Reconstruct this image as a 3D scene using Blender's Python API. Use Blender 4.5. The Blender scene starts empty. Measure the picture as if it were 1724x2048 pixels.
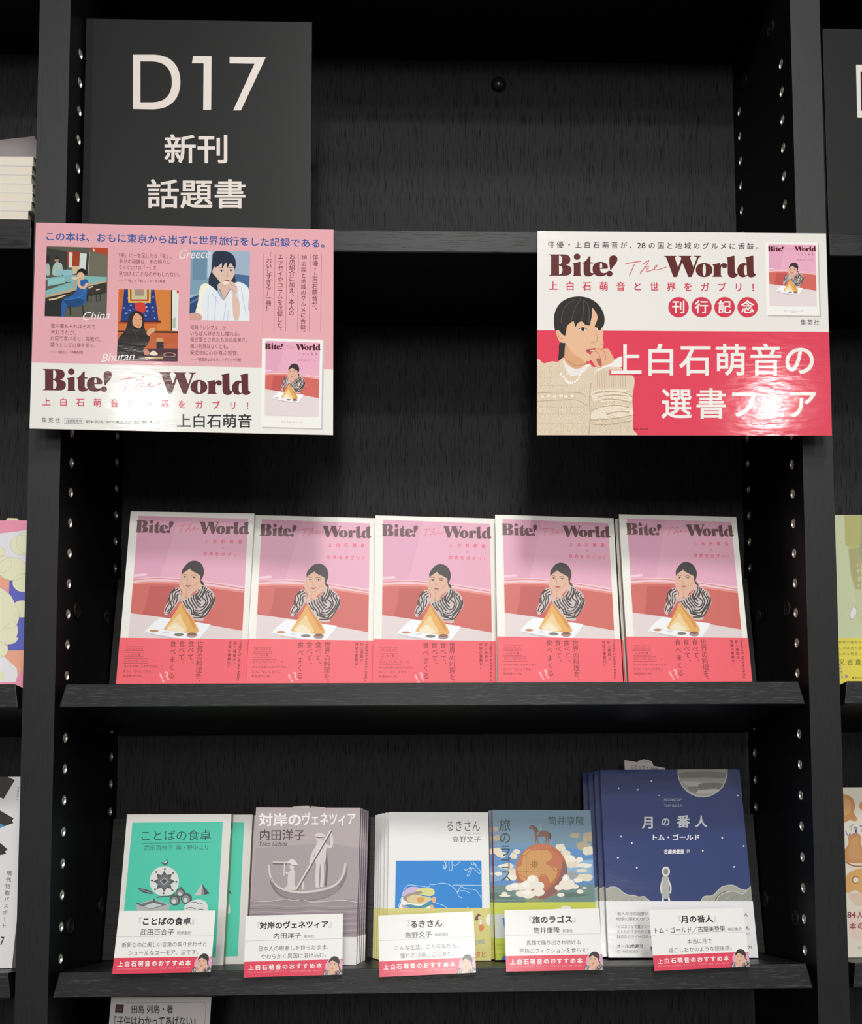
# A slanted display shelf in a black veneered bookcase: pink paperbacks, five recommended books with cards,
# two laminated posters and a floor-section sign.
import bpy, bmesh, math, random
from mathutils import Matrix, Vector
from mathutils.geometry import tessellate_polygon

random.seed(4)
PI = math.pi
COL = bpy.context.scene.collection
sc = bpy.context.scene
FZ = 1.6                                     # height of the scene's reference level above the floor

# ------------------------------------------------------------------ camera, world, lights, exposure
CAM_F, CAM_CX, CAM_CY = 1940.0, 921.93, 1294.64          # focal length and optical centre in 1724x2048 pixels
CAM_C = Vector((-.0016, -.9232, -.1860 + FZ))
CR = Matrix(((.9996, -.0273, -.0045), (-.0027, .0657, -.9978), (.0275, .9975, .0656)))   # rows: right, down, forward
r0 = CR[0].normalized(); f0 = (CR[2] - r0 * CR[2].dot(r0)).normalized(); d0 = f0.cross(r0)
cam = bpy.data.cameras.new('camera'); camo = bpy.data.objects.new('camera', cam); COL.objects.link(camo)
Mc = Matrix((r0, -d0, -f0)).transposed().to_4x4(); Mc.translation = CAM_C
camo.matrix_world = Mc
cam.sensor_fit = 'VERTICAL'; cam.sensor_height = 36; cam.lens = CAM_F * 36 / 2048
cam.shift_x = -(CAM_CX - 862) / 2048; cam.shift_y = (CAM_CY - 1024) / 2048
cam.clip_start = .01
sc.camera = camo
sc.view_settings.view_transform = 'Standard'; sc.view_settings.look = 'None'
sc.view_settings.gamma = 1; sc.view_settings.use_curve_mapping = False
sc.view_settings.exposure = -0.27

w = bpy.data.worlds.new('shop'); sc.world = w; w.use_nodes = True
nt = w.node_tree; nt.nodes.clear()
wo = nt.nodes.new('ShaderNodeOutputWorld'); bg = nt.nodes.new('ShaderNodeBackground')
tc = nt.nodes.new('ShaderNodeTexCoord'); sp = nt.nodes.new('ShaderNodeSeparateXYZ'); rp = nt.nodes.new('ShaderNodeValToRGB')
nt.links.new(tc.outputs['Generated'], sp.inputs[0]); nt.links.new(sp.outputs[2], rp.inputs[0])
nt.links.new(rp.outputs[0], bg.inputs[0]); nt.links.new(bg.outputs[0], wo.inputs[0])
el = rp.color_ramp.elements                                   # a shop: dim floor and furniture, bright ceiling
el[0].position = 0.0; el[0].color = (.135, .133, .13, 1)
el[1].position = .10; el[1].color = (.34, .335, .33, 1)
for p, c in ((.24, .50), (.38, .80), (.47, .70), (.58, .20), (1.0, .26)):
    e = el.new(p); e.color = (c, c * .985, c * .96, 1)
bg.inputs[1].default_value = 1.25

def area(name, loc, target, size, energy, col=(1, .988, .962), shape='DISK', size_y=None, spread=PI):
    l = bpy.data.lights.new(name, 'AREA'); l.shape = shape; l.size = size; l.energy = energy; l.color = col
    if size_y: l.size_y = size_y
    l.spread = spread
    o = bpy.data.objects.new(name, l); COL.objects.link(o); o.location = loc
    o.rotation_euler = (Vector(target) - Vector(loc)).to_track_quat('-Z', 'Y').to_euler()
    return o
area('ceiling_spot', (.02, -2.05, FZ + 1.44), (0, 0, FZ - .1), .14, 18)
area('ceiling_spot', (.25, -1.50, FZ + 1.72), (0, 0, FZ - .42), .30, 4.2, spread=math.radians(62))
area('ceiling_spot', (-.95, -2.1, FZ + 1.25), (-.2, 0, FZ - .1), .12, 4.2)
area('ceiling_spot', (1.12, -2.1, FZ + 1.25), (.2, 0, FZ - .1), .12, 4.2)
area('far_ceiling_light', (.1, -4.6, FZ + 1.10), (0, 0, FZ), .5, 30)          # rows of lights further down the shop
area('far_ceiling_light', (-.1, -7.6, FZ + .95), (0, 0, FZ), .8, 90)

# ------------------------------------------------------------------ materials
def lin(h):
    h = h.lstrip('#'); o = []
    for i in (0, 2, 4):
        c = int(h[i:i + 2], 16) / 255
        o.append(c / 12.92 if c <= .04045 else ((c + .055) / 1.055) ** 2.4)
    return o
MATS = {}
def ink(h, rough=.38, k=.86, wavy=0.0, coat=0.0, spec=.36, wscale=1.0):
    """printed paper or plain coloured stuff"""
    key = (h, rough, k, wavy, coat, spec, wscale)
    if key in MATS: return MATS[key]
    m = bpy.data.materials.new('print_' + h.lstrip('#')); m.use_nodes = True
    b = m.node_tree.nodes['Principled BSDF']; N = m.node_tree
    b.inputs['Base Color'].default_value = (*[min(.9, c * k) for c in lin(h)], 1)
    b.inputs['Roughness'].default_value = rough
    b.inputs['Specular IOR Level'].default_value = spec
    if coat:
        b.inputs['Coat Weight'].default_value = coat; b.inputs['Coat Roughness'].default_value = .07
    if wavy:
        t = N.nodes.new('ShaderNodeTexCoord'); mp = N.nodes.new('ShaderNodeMapping'); nz = N.nodes.new('ShaderNodeTexNoise'); bp = N.nodes.new('ShaderNodeBump')
        g = N.nodes.new('ShaderNodeNewGeometry')
        mp.inputs['Scale'].default_value = (34 * wscale, 34 * wscale, 110 * wscale)
        nz.inputs['Scale'].default_value = 1; nz.inputs['Detail'].default_value = 4
        bp.inputs['Strength'].default_value = wavy; bp.inputs['Distance'].default_value = .004
        N.links.new(g.outputs['Position'], mp.inputs[0]); N.links.new(mp.outputs[0], nz.inputs[0])
        N.links.new(nz.outputs[0], bp.inputs['Height']); N.links.new(bp.outputs[0], b.inputs['Normal'])
        if coat: N.links.new(bp.outputs[0], b.inputs['Coat Normal'])
    MATS[key] = m
    return m

def veneer(name, axis, base=.016, rough=.42, depth=.5, streak=.0, spec=.5, fine=1.0, dark=.5):
    """black stained ash: long fine pores running along one axis"""
    m = bpy.data.materials.new(name); m.use_nodes = True; N = m.node_tree; b = N.nodes['Principled BSDF']
    t = N.nodes.new('ShaderNodeTexCoord'); mp = N.nodes.new('ShaderNodeMapping')
    s = [560 * fine, 560 * fine, 560 * fine]; s['xyz'.index(axis)] = (22 if axis == 'z' else 34) * fine
    mp.inputs['Scale'].default_value = s
    nz = N.nodes.new('ShaderNodeTexNoise'); nz.inputs['Scale'].default_value = 1; nz.inputs['Detail'].default_value = 3
    mp2 = N.nodes.new('ShaderNodeMapping'); s2 = [150 * fine] * 3; s2['xyz'.index(axis)] = 6
    mp2.inputs['Scale'].default_value = s2
    n2 = N.nodes.new('ShaderNodeTexNoise'); n2.inputs['Scale'].default_value = 1; n2.inputs['Detail'].default_value = 2
    add = N.nodes.new('ShaderNodeMath'); add.operation = 'MULTIPLY_ADD'; add.inputs[1].default_value = .30
    r = N.nodes.new('ShaderNodeValToRGB'); r.color_ramp.elements[0].position = .50; r.color_ramp.elements[1].position = .60
    bp = N.nodes.new('ShaderNodeBump'); bp.inputs['Strength'].default_value = depth; bp.inputs['Distance'].default_value = .0006
    N.links.new(t.outputs['Object'], mp.inputs[0]); N.links.new(t.outputs['Object'], mp2.inputs[0])
    N.links.new(mp.outputs[0], nz.inputs[0]); N.links.new(mp2.outputs[0], n2.inputs[0])
    N.links.new(n2.outputs[0], add.inputs[0]); N.links.new(nz.outputs[0], add.inputs[2])
    N.links.new(add.outputs[0], r.inputs[0]); N.links.new(r.outputs[0], bp.inputs['Height']); N.links.new(bp.outputs[0], b.inputs['Normal'])
    mx = N.nodes.new('ShaderNodeMix'); mx.data_type = 'RGBA'
    mx.inputs[6].default_value = (base * dark + streak, base * dark + streak, base * dark + streak, 1); mx.inputs[7].default_value = (base * .98, base * .99, base * 1.06, 1)
    N.links.new(r.outputs[0], mx.inputs[0]); N.links.new(mx.outputs[2], b.inputs['Base Color'])
    b.inputs['Roughness'].default_value = rough; b.inputs['Specular IOR Level'].default_value = spec
    return m
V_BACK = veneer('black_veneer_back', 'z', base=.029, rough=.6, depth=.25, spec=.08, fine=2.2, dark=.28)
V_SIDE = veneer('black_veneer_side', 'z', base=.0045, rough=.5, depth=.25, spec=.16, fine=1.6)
V_EDGE = veneer('black_veneer_upright_edge', 'z', base=.0185, rough=.38, depth=.05, spec=.33, dark=.7, fine=1.9)
V_FRONT = veneer('black_veneer_shelf_edge', 'x', base=.024, rough=.36, depth=.2, spec=.16, fine=1.2, dark=.35)
V_LIP = veneer('black_veneer_slanted_shelf_edge', 'x', base=.017, rough=.36, depth=.25, spec=.20, fine=2.3, dark=1.0, streak=.030)
V_SHELF = veneer('black_veneer_shelf', 'x', base=.005, rough=.42, depth=.15, spec=.3)

def metal(name, c, rough):
    m = bpy.data.materials.new(name); m.use_nodes = True; b = m.node_tree.nodes['Principled BSDF']
    b.inputs['Base Color'].default_value = (*c, 1); b.inputs['Metallic'].default_value = 1; b.inputs['Roughness'].default_value = rough
    return m
NICKEL = metal('nickel', (.88, .85, .78), .38)
def pages_mat(h):
    """page edges: fine lines of paper across the block"""
    m = bpy.data.materials.new('page_edges_' + h.lstrip('#')); m.use_nodes = True; N = m.node_tree; b = N.nodes['Principled BSDF']
    t = N.nodes.new('ShaderNodeTexCoord'); mp = N.nodes.new('ShaderNodeMapping'); mp.inputs['Scale'].default_value = (6, 2600, 6)
    nz = N.nodes.new('ShaderNodeTexNoise'); nz.inputs['Scale'].default_value = 1
    mx = N.nodes.new('ShaderNodeMix'); mx.data_type = 'RGBA'; c = [x * .88 for x in lin(h)]
    mx.inputs[6].default_value = (*[x * .72 for x in c], 1); mx.inputs[7].default_value = (*c, 1)
    N.links.new(t.outputs['Object'], mp.inputs[0]); N.links.new(mp.outputs[0], nz.inputs[0]); N.links.new(nz.outputs[0], mx.inputs[0])
    N.links.new(mx.outputs[2], b.inputs['Base Color']); b.inputs['Roughness'].default_value = .8
    return m
PAGES = pages_mat('#e9e0cf')

# ------------------------------------------------------------------ objects
def link(name, me, parent=None):
    o = bpy.data.objects.new(name, me); COL.objects.link(o); o.parent = parent
    return o
def tag(o, label, cat, group=None):
    o['label'] = label; o['category'] = cat
    if group: o['group'] = group
    return o
def struct(o): o['kind'] = 'structure'; return o
def empty(name, M=None, loc=None):
    o = bpy.data.objects.new(name, None); COL.objects.link(o); o.empty_display_size = .02
    if M is not None: o.matrix_world = M
    if loc is not None: o.location = loc
    return o
def dup(root, M):
    r = root.copy(); COL.objects.link(r); r.matrix_world = M
    for ch in list(root.children):
        c = ch.copy(); COL.objects.link(c); c.parent = r
        for g in list(ch.children):
            d = g.copy(); COL.objects.link(d); d.parent = c
    return r
class MB:
    """collects faces with materials, then makes one mesh"""
    def __init__(s): s.v = []; s.f = []; s.m = []; s.mats = []
    def mi(s, m):
        if m not in s.mats: s.mats.append(m)
        return s.mats.index(m)
    def face(s, pts, m):
        n = len(s.v); s.v += [tuple(p) for p in pts]; s.f.append(tuple(range(n, n + len(pts)))); s.m.append(s.mi(m))
    def box(s, a, b, m, fm=None):
        """fm: optional dict of face materials: 'x-','x+','y-','y+','z-','z+'"""
        x0, y0, z0 = a; x1, y1, z1 = b; fm = fm or {}
        q = {'y-': [(x0, y0, z0), (x1, y0, z0), (x1, y0, z1), (x0, y0, z1)], 'y+': [(x1, y1, z0), (x0, y1, z0), (x0, y1, z1), (x1, y1, z1)],
             'x-': [(x0, y1, z0), (x0, y0, z0), (x0, y0, z1), (x0, y1, z1)], 'x+': [(x1, y0, z0), (x1, y1, z0), (x1, y1, z1), (x1, y0, z1)],
             'z-': [(x0, y1, z0), (x1, y1, z0), (x1, y0, z0), (x0, y0, z0)], 'z+': [(x0, y0, z1), (x1, y0, z1), (x1, y1, z1), (x0, y1, z1)]}
        for k, p in q.items(): s.face(p, fm.get(k, m))
    def prism(s, prof, x0, x1, m, fm=None):
        """profile of (y,z) points swept along x; x0/x1 may be per-point lists"""
        n = len(prof); X0 = x0 if isinstance(x0, (list, tuple)) else [x0] * n; X1 = x1 if isinstance(x1, (list, tuple)) else [x1] * n
        s.face([(X0[i], *prof[i]) for i in range(n)], m); s.face([(X1[i], *prof[i]) for i in reversed(range(n))], m)
        for i in range(n):
            j = (i + 1) % n
            s.face([(X0[i], *prof[i]), (X1[i], *prof[i]), (X1[j], *prof[j]), (X0[j], *prof[j])], (fm or {}).get(i, m))
    def lathe(s, prof, c, axis, m, n=16, arc=None):
        """profile of (radius, distance along axis)"""
        ax = Vector(axis).normalized(); u = ax.orthogonal().normalized(); v = ax.cross(u); c = Vector(c)
        ring = lambda r, t: [c + ax * t + (u * math.cos(2 * PI * k / n) + v * math.sin(2 * PI * k / n)) * r for k in range(n)]
        R = [ring(*p) for p in prof]
        for a, b in zip(R, R[1:]):
            for k in range(n): s.face([a[k], a[(k + 1) % n], b[(k + 1) % n], b[k]], m)
        if prof[-1][0] > 1e-6: s.face(R[-1], m)
    def build(s, name, parent=None, bevel=0, smooth=False):
        me = bpy.data.meshes.new(name); bm = bmesh.new()
        vs = [bm.verts.new(p) for p in s.v]
        for f, mi in zip(s.f, s.m):
            try: g = bm.faces.new([vs[i] for i in f]); g.material_index = mi; g.smooth = smooth
            except ValueError: pass
        bmesh.ops.remove_doubles(bm, verts=bm.verts, dist=1e-6)
        if bevel:
            bmesh.ops.bevel(bm, geom=[e for e in bm.edges if len(e.link_faces) == 2 and e.calc_face_angle(0) > .6], offset=bevel, segments=2, affect='EDGES', profile=.5)
        bm.to_mesh(me); bm.free()
        for m in s.mats: me.materials.append(m)
        return link(name, me, parent)

# ------------------------------------------------------------------ flat print: polygons, strokes and type on a sheet
_txt = {}
def glyphs(s, bold=0.0, shear=0.0, res=3):
    """triangles of a string set in the built-in typeface, with its bounding box and advance"""
    key = (s, bold, shear, res)
    if key in _txt: return _txt[key]
    c = bpy.data.curves.new('t', 'FONT'); c.body = s; c.size = 1; c.resolution_u = res; c.offset = bold; c.shear = shear; c.fill_mode = 'FRONT'
    o = bpy.data.objects.new('t', c); COL.objects.link(o)
    dg = bpy.context.evaluated_depsgraph_get(); me = bpy.data.meshes.new_from_object(o.evaluated_get(dg))
    V = [(v.co.x, v.co.y) for v in me.vertices]; F = [tuple(p.vertices) for p in me.polygons]
    bpy.data.objects.remove(o); bpy.data.curves.remove(c); bpy.data.meshes.remove(me)
    if not V: V = [(0, 0)]
    bb = (min(p[0] for p in V), min(p[1] for p in V), max(p[0] for p in V), max(p[1] for p in V))
    _txt[key] = (V, F, bb)
    return _txt[key]
def path(d):
    """tiny M L Q C Z path reader; returns a list of loops"""
    tok = d.replace(',', ' ').replace('M', ' M ').replace('L', ' L ').replace('Q', ' Q ').replace('C', ' C ').replace('Z', ' Z ').split()
    loops = []; cur = []; i = 0; cmd = None
    while i < len(tok):
        t = tok[i]
        if t in 'MLQCZ':
            cmd = t; i += 1
            if t == 'Z': loops.append(cur); cur = []
            continue
        if cmd == 'M': cur = [(float(tok[i]), float(tok[i + 1]))]; i += 2; cmd = 'L'
        elif cmd == 'L': cur.append((float(tok[i]), float(tok[i + 1]))); i += 2
        elif cmd == 'Q':
            a = cur[-1]; b = (float(tok[i]), float(tok[i + 1])); c = (float(tok[i + 2]), float(tok[i + 3])); i += 4
            for k in range(1, 7):
                t_ = k / 6; cur.append(tuple((1 - t_) ** 2 * a[j] + 2 * t_ * (1 - t_) * b[j] + t_ * t_ * c[j] for j in (0, 1)))
        elif cmd == 'C':
            a = cur[-1]; P = [tuple(float(tok[i + 2 * k + j]) for j in (0, 1)) for k in range(3)]; i += 6
            for k in range(1, 9):
                t_ = k / 8; cur.append(tuple((1 - t_) ** 3 * a[j] + 3 * t_ * (1 - t_) ** 2 * P[0][j] + 3 * t_ * t_ * (1 - t_) * P[1][j] + t_ ** 3 * P[2][j] for j in (0, 1)))
    if cur: loops.append(cur)
    return loops
def ell(cx, cy, rx, ry, n=28, a0=0, a1=2 * PI):
    return [(cx + rx * math.cos(a0 + (a1 - a0) * k / n), cy + ry * math.sin(a0 + (a1 - a0) * k / n)) for k in range(n if abs(a1 - a0) > 6.28 else n + 1)]
def smooth(pts, closed=True, n=5):
    """Catmull-Rom through hand-placed points"""
    out = []; L = len(pts)
    rng = range(L) if closed else range(L - 1)
    for i in rng:
        p = [pts[(i + k) % L] if closed else pts[min(max(i + k, 0), L - 1)] for k in (-1, 0, 1, 2)]
        for s in range(n):
            t = s / n
            out.append(tuple(.5 * (2 * p[1][j] + (p[2][j] - p[0][j]) * t + (2 * p[0][j] - 5 * p[1][j] + 4 * p[2][j] - p[3][j]) * t * t + (3 * p[1][j] - p[0][j] - 3 * p[2][j] + p[3][j]) * t ** 3) for j in (0, 1)))
    if not closed: out.append(pts[-1])
    return out
def homography(src, dst):
    """3x3 taking four src points to four dst points"""
    import numpy as np
    A = []
    for (x, y), (u, v) in zip(src, dst):
        A.append([x, y, 1, 0, 0, 0, -u * x, -u * y, -u]); A.append([0, 0, 0, x, y, 1, -v * x, -v * y, -v])
    H = np.linalg.svd(np.array(A, float))[2][-1].reshape(3, 3)
    def f(x, y):
        a, b, c = (H[k][0] * x + H[k][1] * y + H[k][2] for k in range(3)); return a / c, b / c
    return f
LV = 1.5e-5                                    # one layer of ink lies this far above the next
class Art:
    """print on one sheet. to_uv: photograph-tracing coordinates -> (u,v) on the sheet; surf: (u,v,layer) -> 3D"""
    def __init__(s, to_uv, surf, mat=None, clip=None, cuts=None):
        s.to = to_uv; s.surf = surf; s.mb = MB(); s.ox = s.oy = 0; s.sc = 1; s.mk = mat or (lambda c: ink(c)); s.clip = clip; s.cuts = cuts
        s.xf = None; s.cnt = {}
    def use(s, ox, oy, sc): s.ox, s.oy, s.sc = ox, oy, sc; s.xf = None; return s
    def P(s, x, y):
        if s.xf: x, y = s.xf(x, y)
        return s.to(x / s.sc + s.ox, y / s.sc + s.oy)
    def _put(s, uv, tris, col, lv):
        m = s.mk(col); k = s.cnt.get(lv, 0); s.cnt[lv] = k + 1; lv = lv + (k % 30) * .03
        for t in tris:
            T = [uv[i] for i in t]
            polys = [T]
            if s.clip: polys = [clip_poly(T, s.clip)]
            if s.cuts:
                q = []
                for p in polys: q += slice_poly(p, s.cuts)
                polys = q
            for p in polys:
                if len(p) < 3: continue
                a = sum(p[i][0] * p[(i + 1) % len(p)][1] - p[(i + 1) % len(p)][0] * p[i][1] for i in range(len(p)))
                if abs(a) < 1e-13: continue
                if a < 0: p = p[::-1]
                s.mb.face([s.surf(u, v, lv) for u, v in p], m)
    def poly(s, col, loops, lv=1):
        """loops: list of points, or list of loops (the first one outer, the others holes)"""
        if isinstance(loops, str): loops = path(loops)
        if not isinstance(loops[0][0], (tuple, list)): loops = [loops]
        uv = [[s.P(*p) for p in L] for L in loops]
        flat = [p for L in uv for p in L]
        tris = tessellate_polygon([[Vector((p[0], p[1], 0)) for p in L] for L in uv])
        s._put(flat, tris, col, lv)
    def sm(s, col, pts, lv=1, n=4): s.poly(col, smooth(pts, True, n), lv)
    def rect(s, col, x0, y0, x1, y1, lv=1): s.poly(col, [(x0, y0), (x1, y0), (x1, y1), (x0, y1)], lv)
    def disc(s, col, cx, cy, rx, ry=None, lv=1, n=24): s.poly(col, ell(cx, cy, rx, ry or rx, n), lv)
    def stroke(s, col, pts, wd, lv=1, sm=False, closed=False):
        if sm: pts = smooth(pts, closed, 5)
        if closed: pts = list(pts) + [pts[0]]
        L = len(pts); A = []; B = []
        for i, p in enumerate(pts):
            a = pts[max(i - 1, 0)]; b = pts[min(i + 1, L - 1)]
            if closed and i in (0, L - 1): a = pts[L - 2]; b = pts[1]
            dx, dy = b[0] - a[0], b[1] - a[1]; q = math.hypot(dx, dy) or 1
            ww = wd[i] if isinstance(wd, (list, tuple)) else wd
            A.append((p[0] - dy / q * ww / 2, p[1] + dx / q * ww / 2)); B.append((p[0] + dy / q * ww / 2, p[1] - dx / q * ww / 2))
        pt = [s.P(*p) for p in A + B]
        tr = []
        for i in range(L - 1): tr += [(i, i + 1, L + i + 1), (i, L + i + 1, L + i)]
        s._put(pt, tr, col, lv)
    def frame(s, col, x0, y0, x1, y1, wd, lv=1): s.stroke(col, [(x0, y0), (x1, y0), (x1, y1), (x0, y1)], wd, lv, closed=True)
    def fit(s, txt, x0, y0, x1, y1, col, lv=3, bold=0.0, dy=0.0, shear=0.0, dx=0.0, turn=False):
        """set a string so that its ink fills the box; dy: drop of the right end, dx: lean of the bottom"""
        V, F, (a, b, c, d) = glyphs(txt, 0.0, shear)
        W = (c - a) or 1; H = (d - b) or 1; e = max(bold, 0)
        for ox, oy in (((-e, -e), (e, -e), (e, e), (-e, e)) if e else ((0, 0),)):
            pts = []
            for x, y in V:
                u = (x + ox - a + e) / (W + 2 * e); v = (d + e - y - oy) / (H + 2 * e)
                if turn: pts.append(s.P(x1 - (x1 - x0) * v + dx * u, y0 + (y1 - y0) * u))
                else: pts.append(s.P(x0 + (x1 - x0) * u + dx * v, y0 + (y1 - y0) * v + dy * u))
            s._put(pts, F, col, lv)
    def chars(s, txt, x0, y0, x1, y1, size, col, lv=3, bold=0.0, asp=1.0, rot=0.0, shear=0.0):
        """one glyph after another, their centres spread from (x0,y0) to (x1,y1)"""
        n = len(txt)
        for i, ch in enumerate(txt):
            if ch in ' \u3000': continue
            t = i / (n - 1) if n > 1 else 0
            cx = x0 + (x1 - x0) * t; cy = y0 + (y1 - y0) * t
            big = size > 60; V, F, bb = glyphs(ch, 0.0, shear, 7 if big else 3)
            wide = ord(ch) > 0x2000
            mx, my = (.5, .38) if wide else ((bb[0] + bb[2]) / 2, .36)
            if ch in 'ー' and abs(y1 - y0) > abs(x1 - x0): r = PI / 2
            else: r = rot
            oxx = oyy = 0
            if ch in '、。' and abs(y1 - y0) > abs(x1 - x0): oxx, oyy = .55 * size, -.5 * size
            cr, sr = math.cos(r), math.sin(r); e = max(bold, 0)
            for ex, ey in ((((-e, -e), (e, -e), (e, e), (-e, e)) + (((-e, 0), (e, 0), (0, e), (0, -e)) if big else ())) if e else ((0, 0),)):
                pts = []
                for x, y in V:
                    X = (x + ex - mx) * size * asp; Y = -(y + ey - my) * size
                    pts.append(s.P(cx + oxx + X * cr - Y * sr, cy + oyy + X * sr + Y * cr))
                s._put(pts, F, col, lv)
    def build(s, name, parent=None):
        return s.mb.build(name, parent)
def clip_poly(p, box):
    for ax, lim, sg in ((0, box[0], 1), (0, box[2], -1), (1, box[1], 1), (1, box[3], -1)):
        o = []
        for i in range(len(p)):
            a, b = p[i], p[(i + 1) % len(p)]; da, db = (a[ax] - lim) * sg, (b[ax] - lim) * sg
            if da >= 0: o.append(a)
            if da * db < 0: t = da / (da - db); o.append((a[0] + (b[0] - a[0]) * t, a[1] + (b[1] - a[1]) * t))
        p = o
        if len(p) < 3: return []
    return p
def slice_poly(p, cuts):
    """cut a convex piece along lines of constant v so that it can follow a curved sheet"""
    if len(p) < 3: return []
    lo = min(q[1] for q in p); hi = max(q[1] for q in p); out = []; c = [k for k in cuts if lo + 1e-7 < k < hi - 1e-7]
    if not c: return [p]
    e = [-1e9] + c + [1e9]
    for a, b in zip(e, e[1:]):
        q = clip_poly(p, (-1e9, a, 1e9, b))
        if len(q) >= 3: out.append(q)
    return out

# ------------------------------------------------------------------ setting
def plane_obj(name, a, b, m):
    mb = MB(); mb.box(a, b, m); return struct(mb.build(name))
FLOOR = ink('#6b6763', rough=.5, k=.8); WALL = ink('#3a3938', rough=.7, k=.8)
plane_obj('floor', (-2.4, -3.4, -.02), (2.4, .26, 0), FLOOR)
plane_obj('wall_back', (-2.4, .26, 0), (2.4, .30, 2.6), WALL)

# ------------------------------------------------------------------ bookcase: three bays between four uprights
W2 = .3584; UP = .030; PITCH = 2 * W2 + UP; YB = .185          # half bay width, upright thickness, bay pitch, back panel
case = empty('bookcase', loc=(0, 0, 0))
tag(case, 'black stained wood-grain bookcase with pin-hole uprights filling the whole picture', 'bookcase')
DARK = ink('#070707', rough=.6, k=1)
CAP = ink('#1b1a1a', rough=.30, k=1); CAPD = ink('#0c0c0c', rough=.5, k=1)
TOPZ = FZ + .80
def sleeve_mesh(side):
    """nickel sleeve of a shelf-pin hole: a thin flange and a bore that goes into the panel; side +1 opens towards +x"""
    mb = MB(); mb.lathe([(.0050, .0001), (.0047, .0004), (.0041, .0003), (.0036, -.0012), (.0033, -.0045), (.0026, -.0062), (.0010, -.0064)], (0, 0, 0), (side, 0, 0), NICKEL, 20)
    mb.lathe([(.00101, -.00635), (0.0, -.0066)], (0, 0, 0), (side, 0, 0), DARK, 20)
    return mb
def cap_mesh(side):
    mb = MB(); mb.lathe([(.0078, -.0002), (.0078, .0009), (.0070, .0014), (.0062, .0008), (.0026, .0008), (.0020, .0002), (0, .0002)], (0, 0, 0), (side, 0, 0), CAP, 22)
    return mb
SL = {}; CP = {}
for s_ in (1, -1):
    o = sleeve_mesh(s_).build('tmp', smooth=False); SL[s_] = o.data; bpy.data.objects.remove(o)
    o = cap_mesh(s_).build('tmp'); CP[s_] = o.data; bpy.data.objects.remove(o)
hole_z = lambda i: FZ - (i - 16) * .03
backhole_z = lambda i: FZ - (i - 16) * .03 + .0353
for k in (-2, -1, 1, 2):
    xc = (W2 + UP / 2) * (1 if k > 0 else -1) + (PITCH * (abs(k) - 1)) * (1 if k > 0 else -1)
    sd = (-1 if k > 0 else 1) if abs(k) == 1 else 0   # the wall face towards the middle bay
    xf = xc + sd * UP / 2; holes = []
    if sd:
        for i in list(range(0, 32)):
            if 6 <= i <= 12 or i == 22: continue          # behind the posters; taken by the display shelf
            for yy, zz in ((.0287, hole_z(i)), (.1635, backhole_z(i))):
                if zz < FZ - .47: continue
                if yy > .1 and not (FZ - .03 < zz < FZ + .165 or FZ - .31 < zz < FZ - .2 or zz > FZ + .30): continue
                if yy > .1 and k < 0 and zz > FZ + .2: continue
                holes.append((yy, zz))
    mb = MB(); mb.box((xc - UP / 2, 0, 0), (xc + UP / 2, YB + .012, TOPZ), V_SIDE, {'y-': V_EDGE})
    if sd:                                            # drill the real holes in the face towards the middle bay
        drop = [n for n, f in enumerate(mb.f) if all(abs(mb.v[q][0] - xf) < 1e-9 for q in f)][0]
        del mb.f[drop]; del mb.m[drop]
        loops = [[(0, 0), (YB + .012, 0), (YB + .012, TOPZ), (0, TOPZ)]] + [[(yy + .0042 * math.cos(a), zz + .0042 * math.sin(a)) for a in (2 * PI * q / 12 for q in range(12))] for yy, zz in holes]
        flat = [q for L in loops for q in L]
        for t in tessellate_polygon([[Vector((q[0], q[1], 0)) for q in L] for L in loops]):
            tri = [(xf, *flat[q]) for q in t]
            n_ = (Vector(tri[1]) - Vector(tri[0])).cross(Vector(tri[2]) - Vector(tri[0]))
            mb.face(tri if n_.x * sd > 0 else tri[::-1], V_SIDE)
    u = mb.build('upright', case, bevel=0 if sd else .0006)
    if sd:
        for yy, zz in holes: h = link('pin_hole_sleeve', SL[sd], u); h.location = (xf, yy, zz)
        for yy, zz in ((.0507, -.084), (.1395, -.0815), (.0507, -.394), (.1395, -.392), (.0543, .5375), (.1424, .5390)):
            if k < 0 and zz > .5: continue
            h = link('fastener_cap', CP[sd], u); h.location = (xf, yy, FZ + zz)
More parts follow.
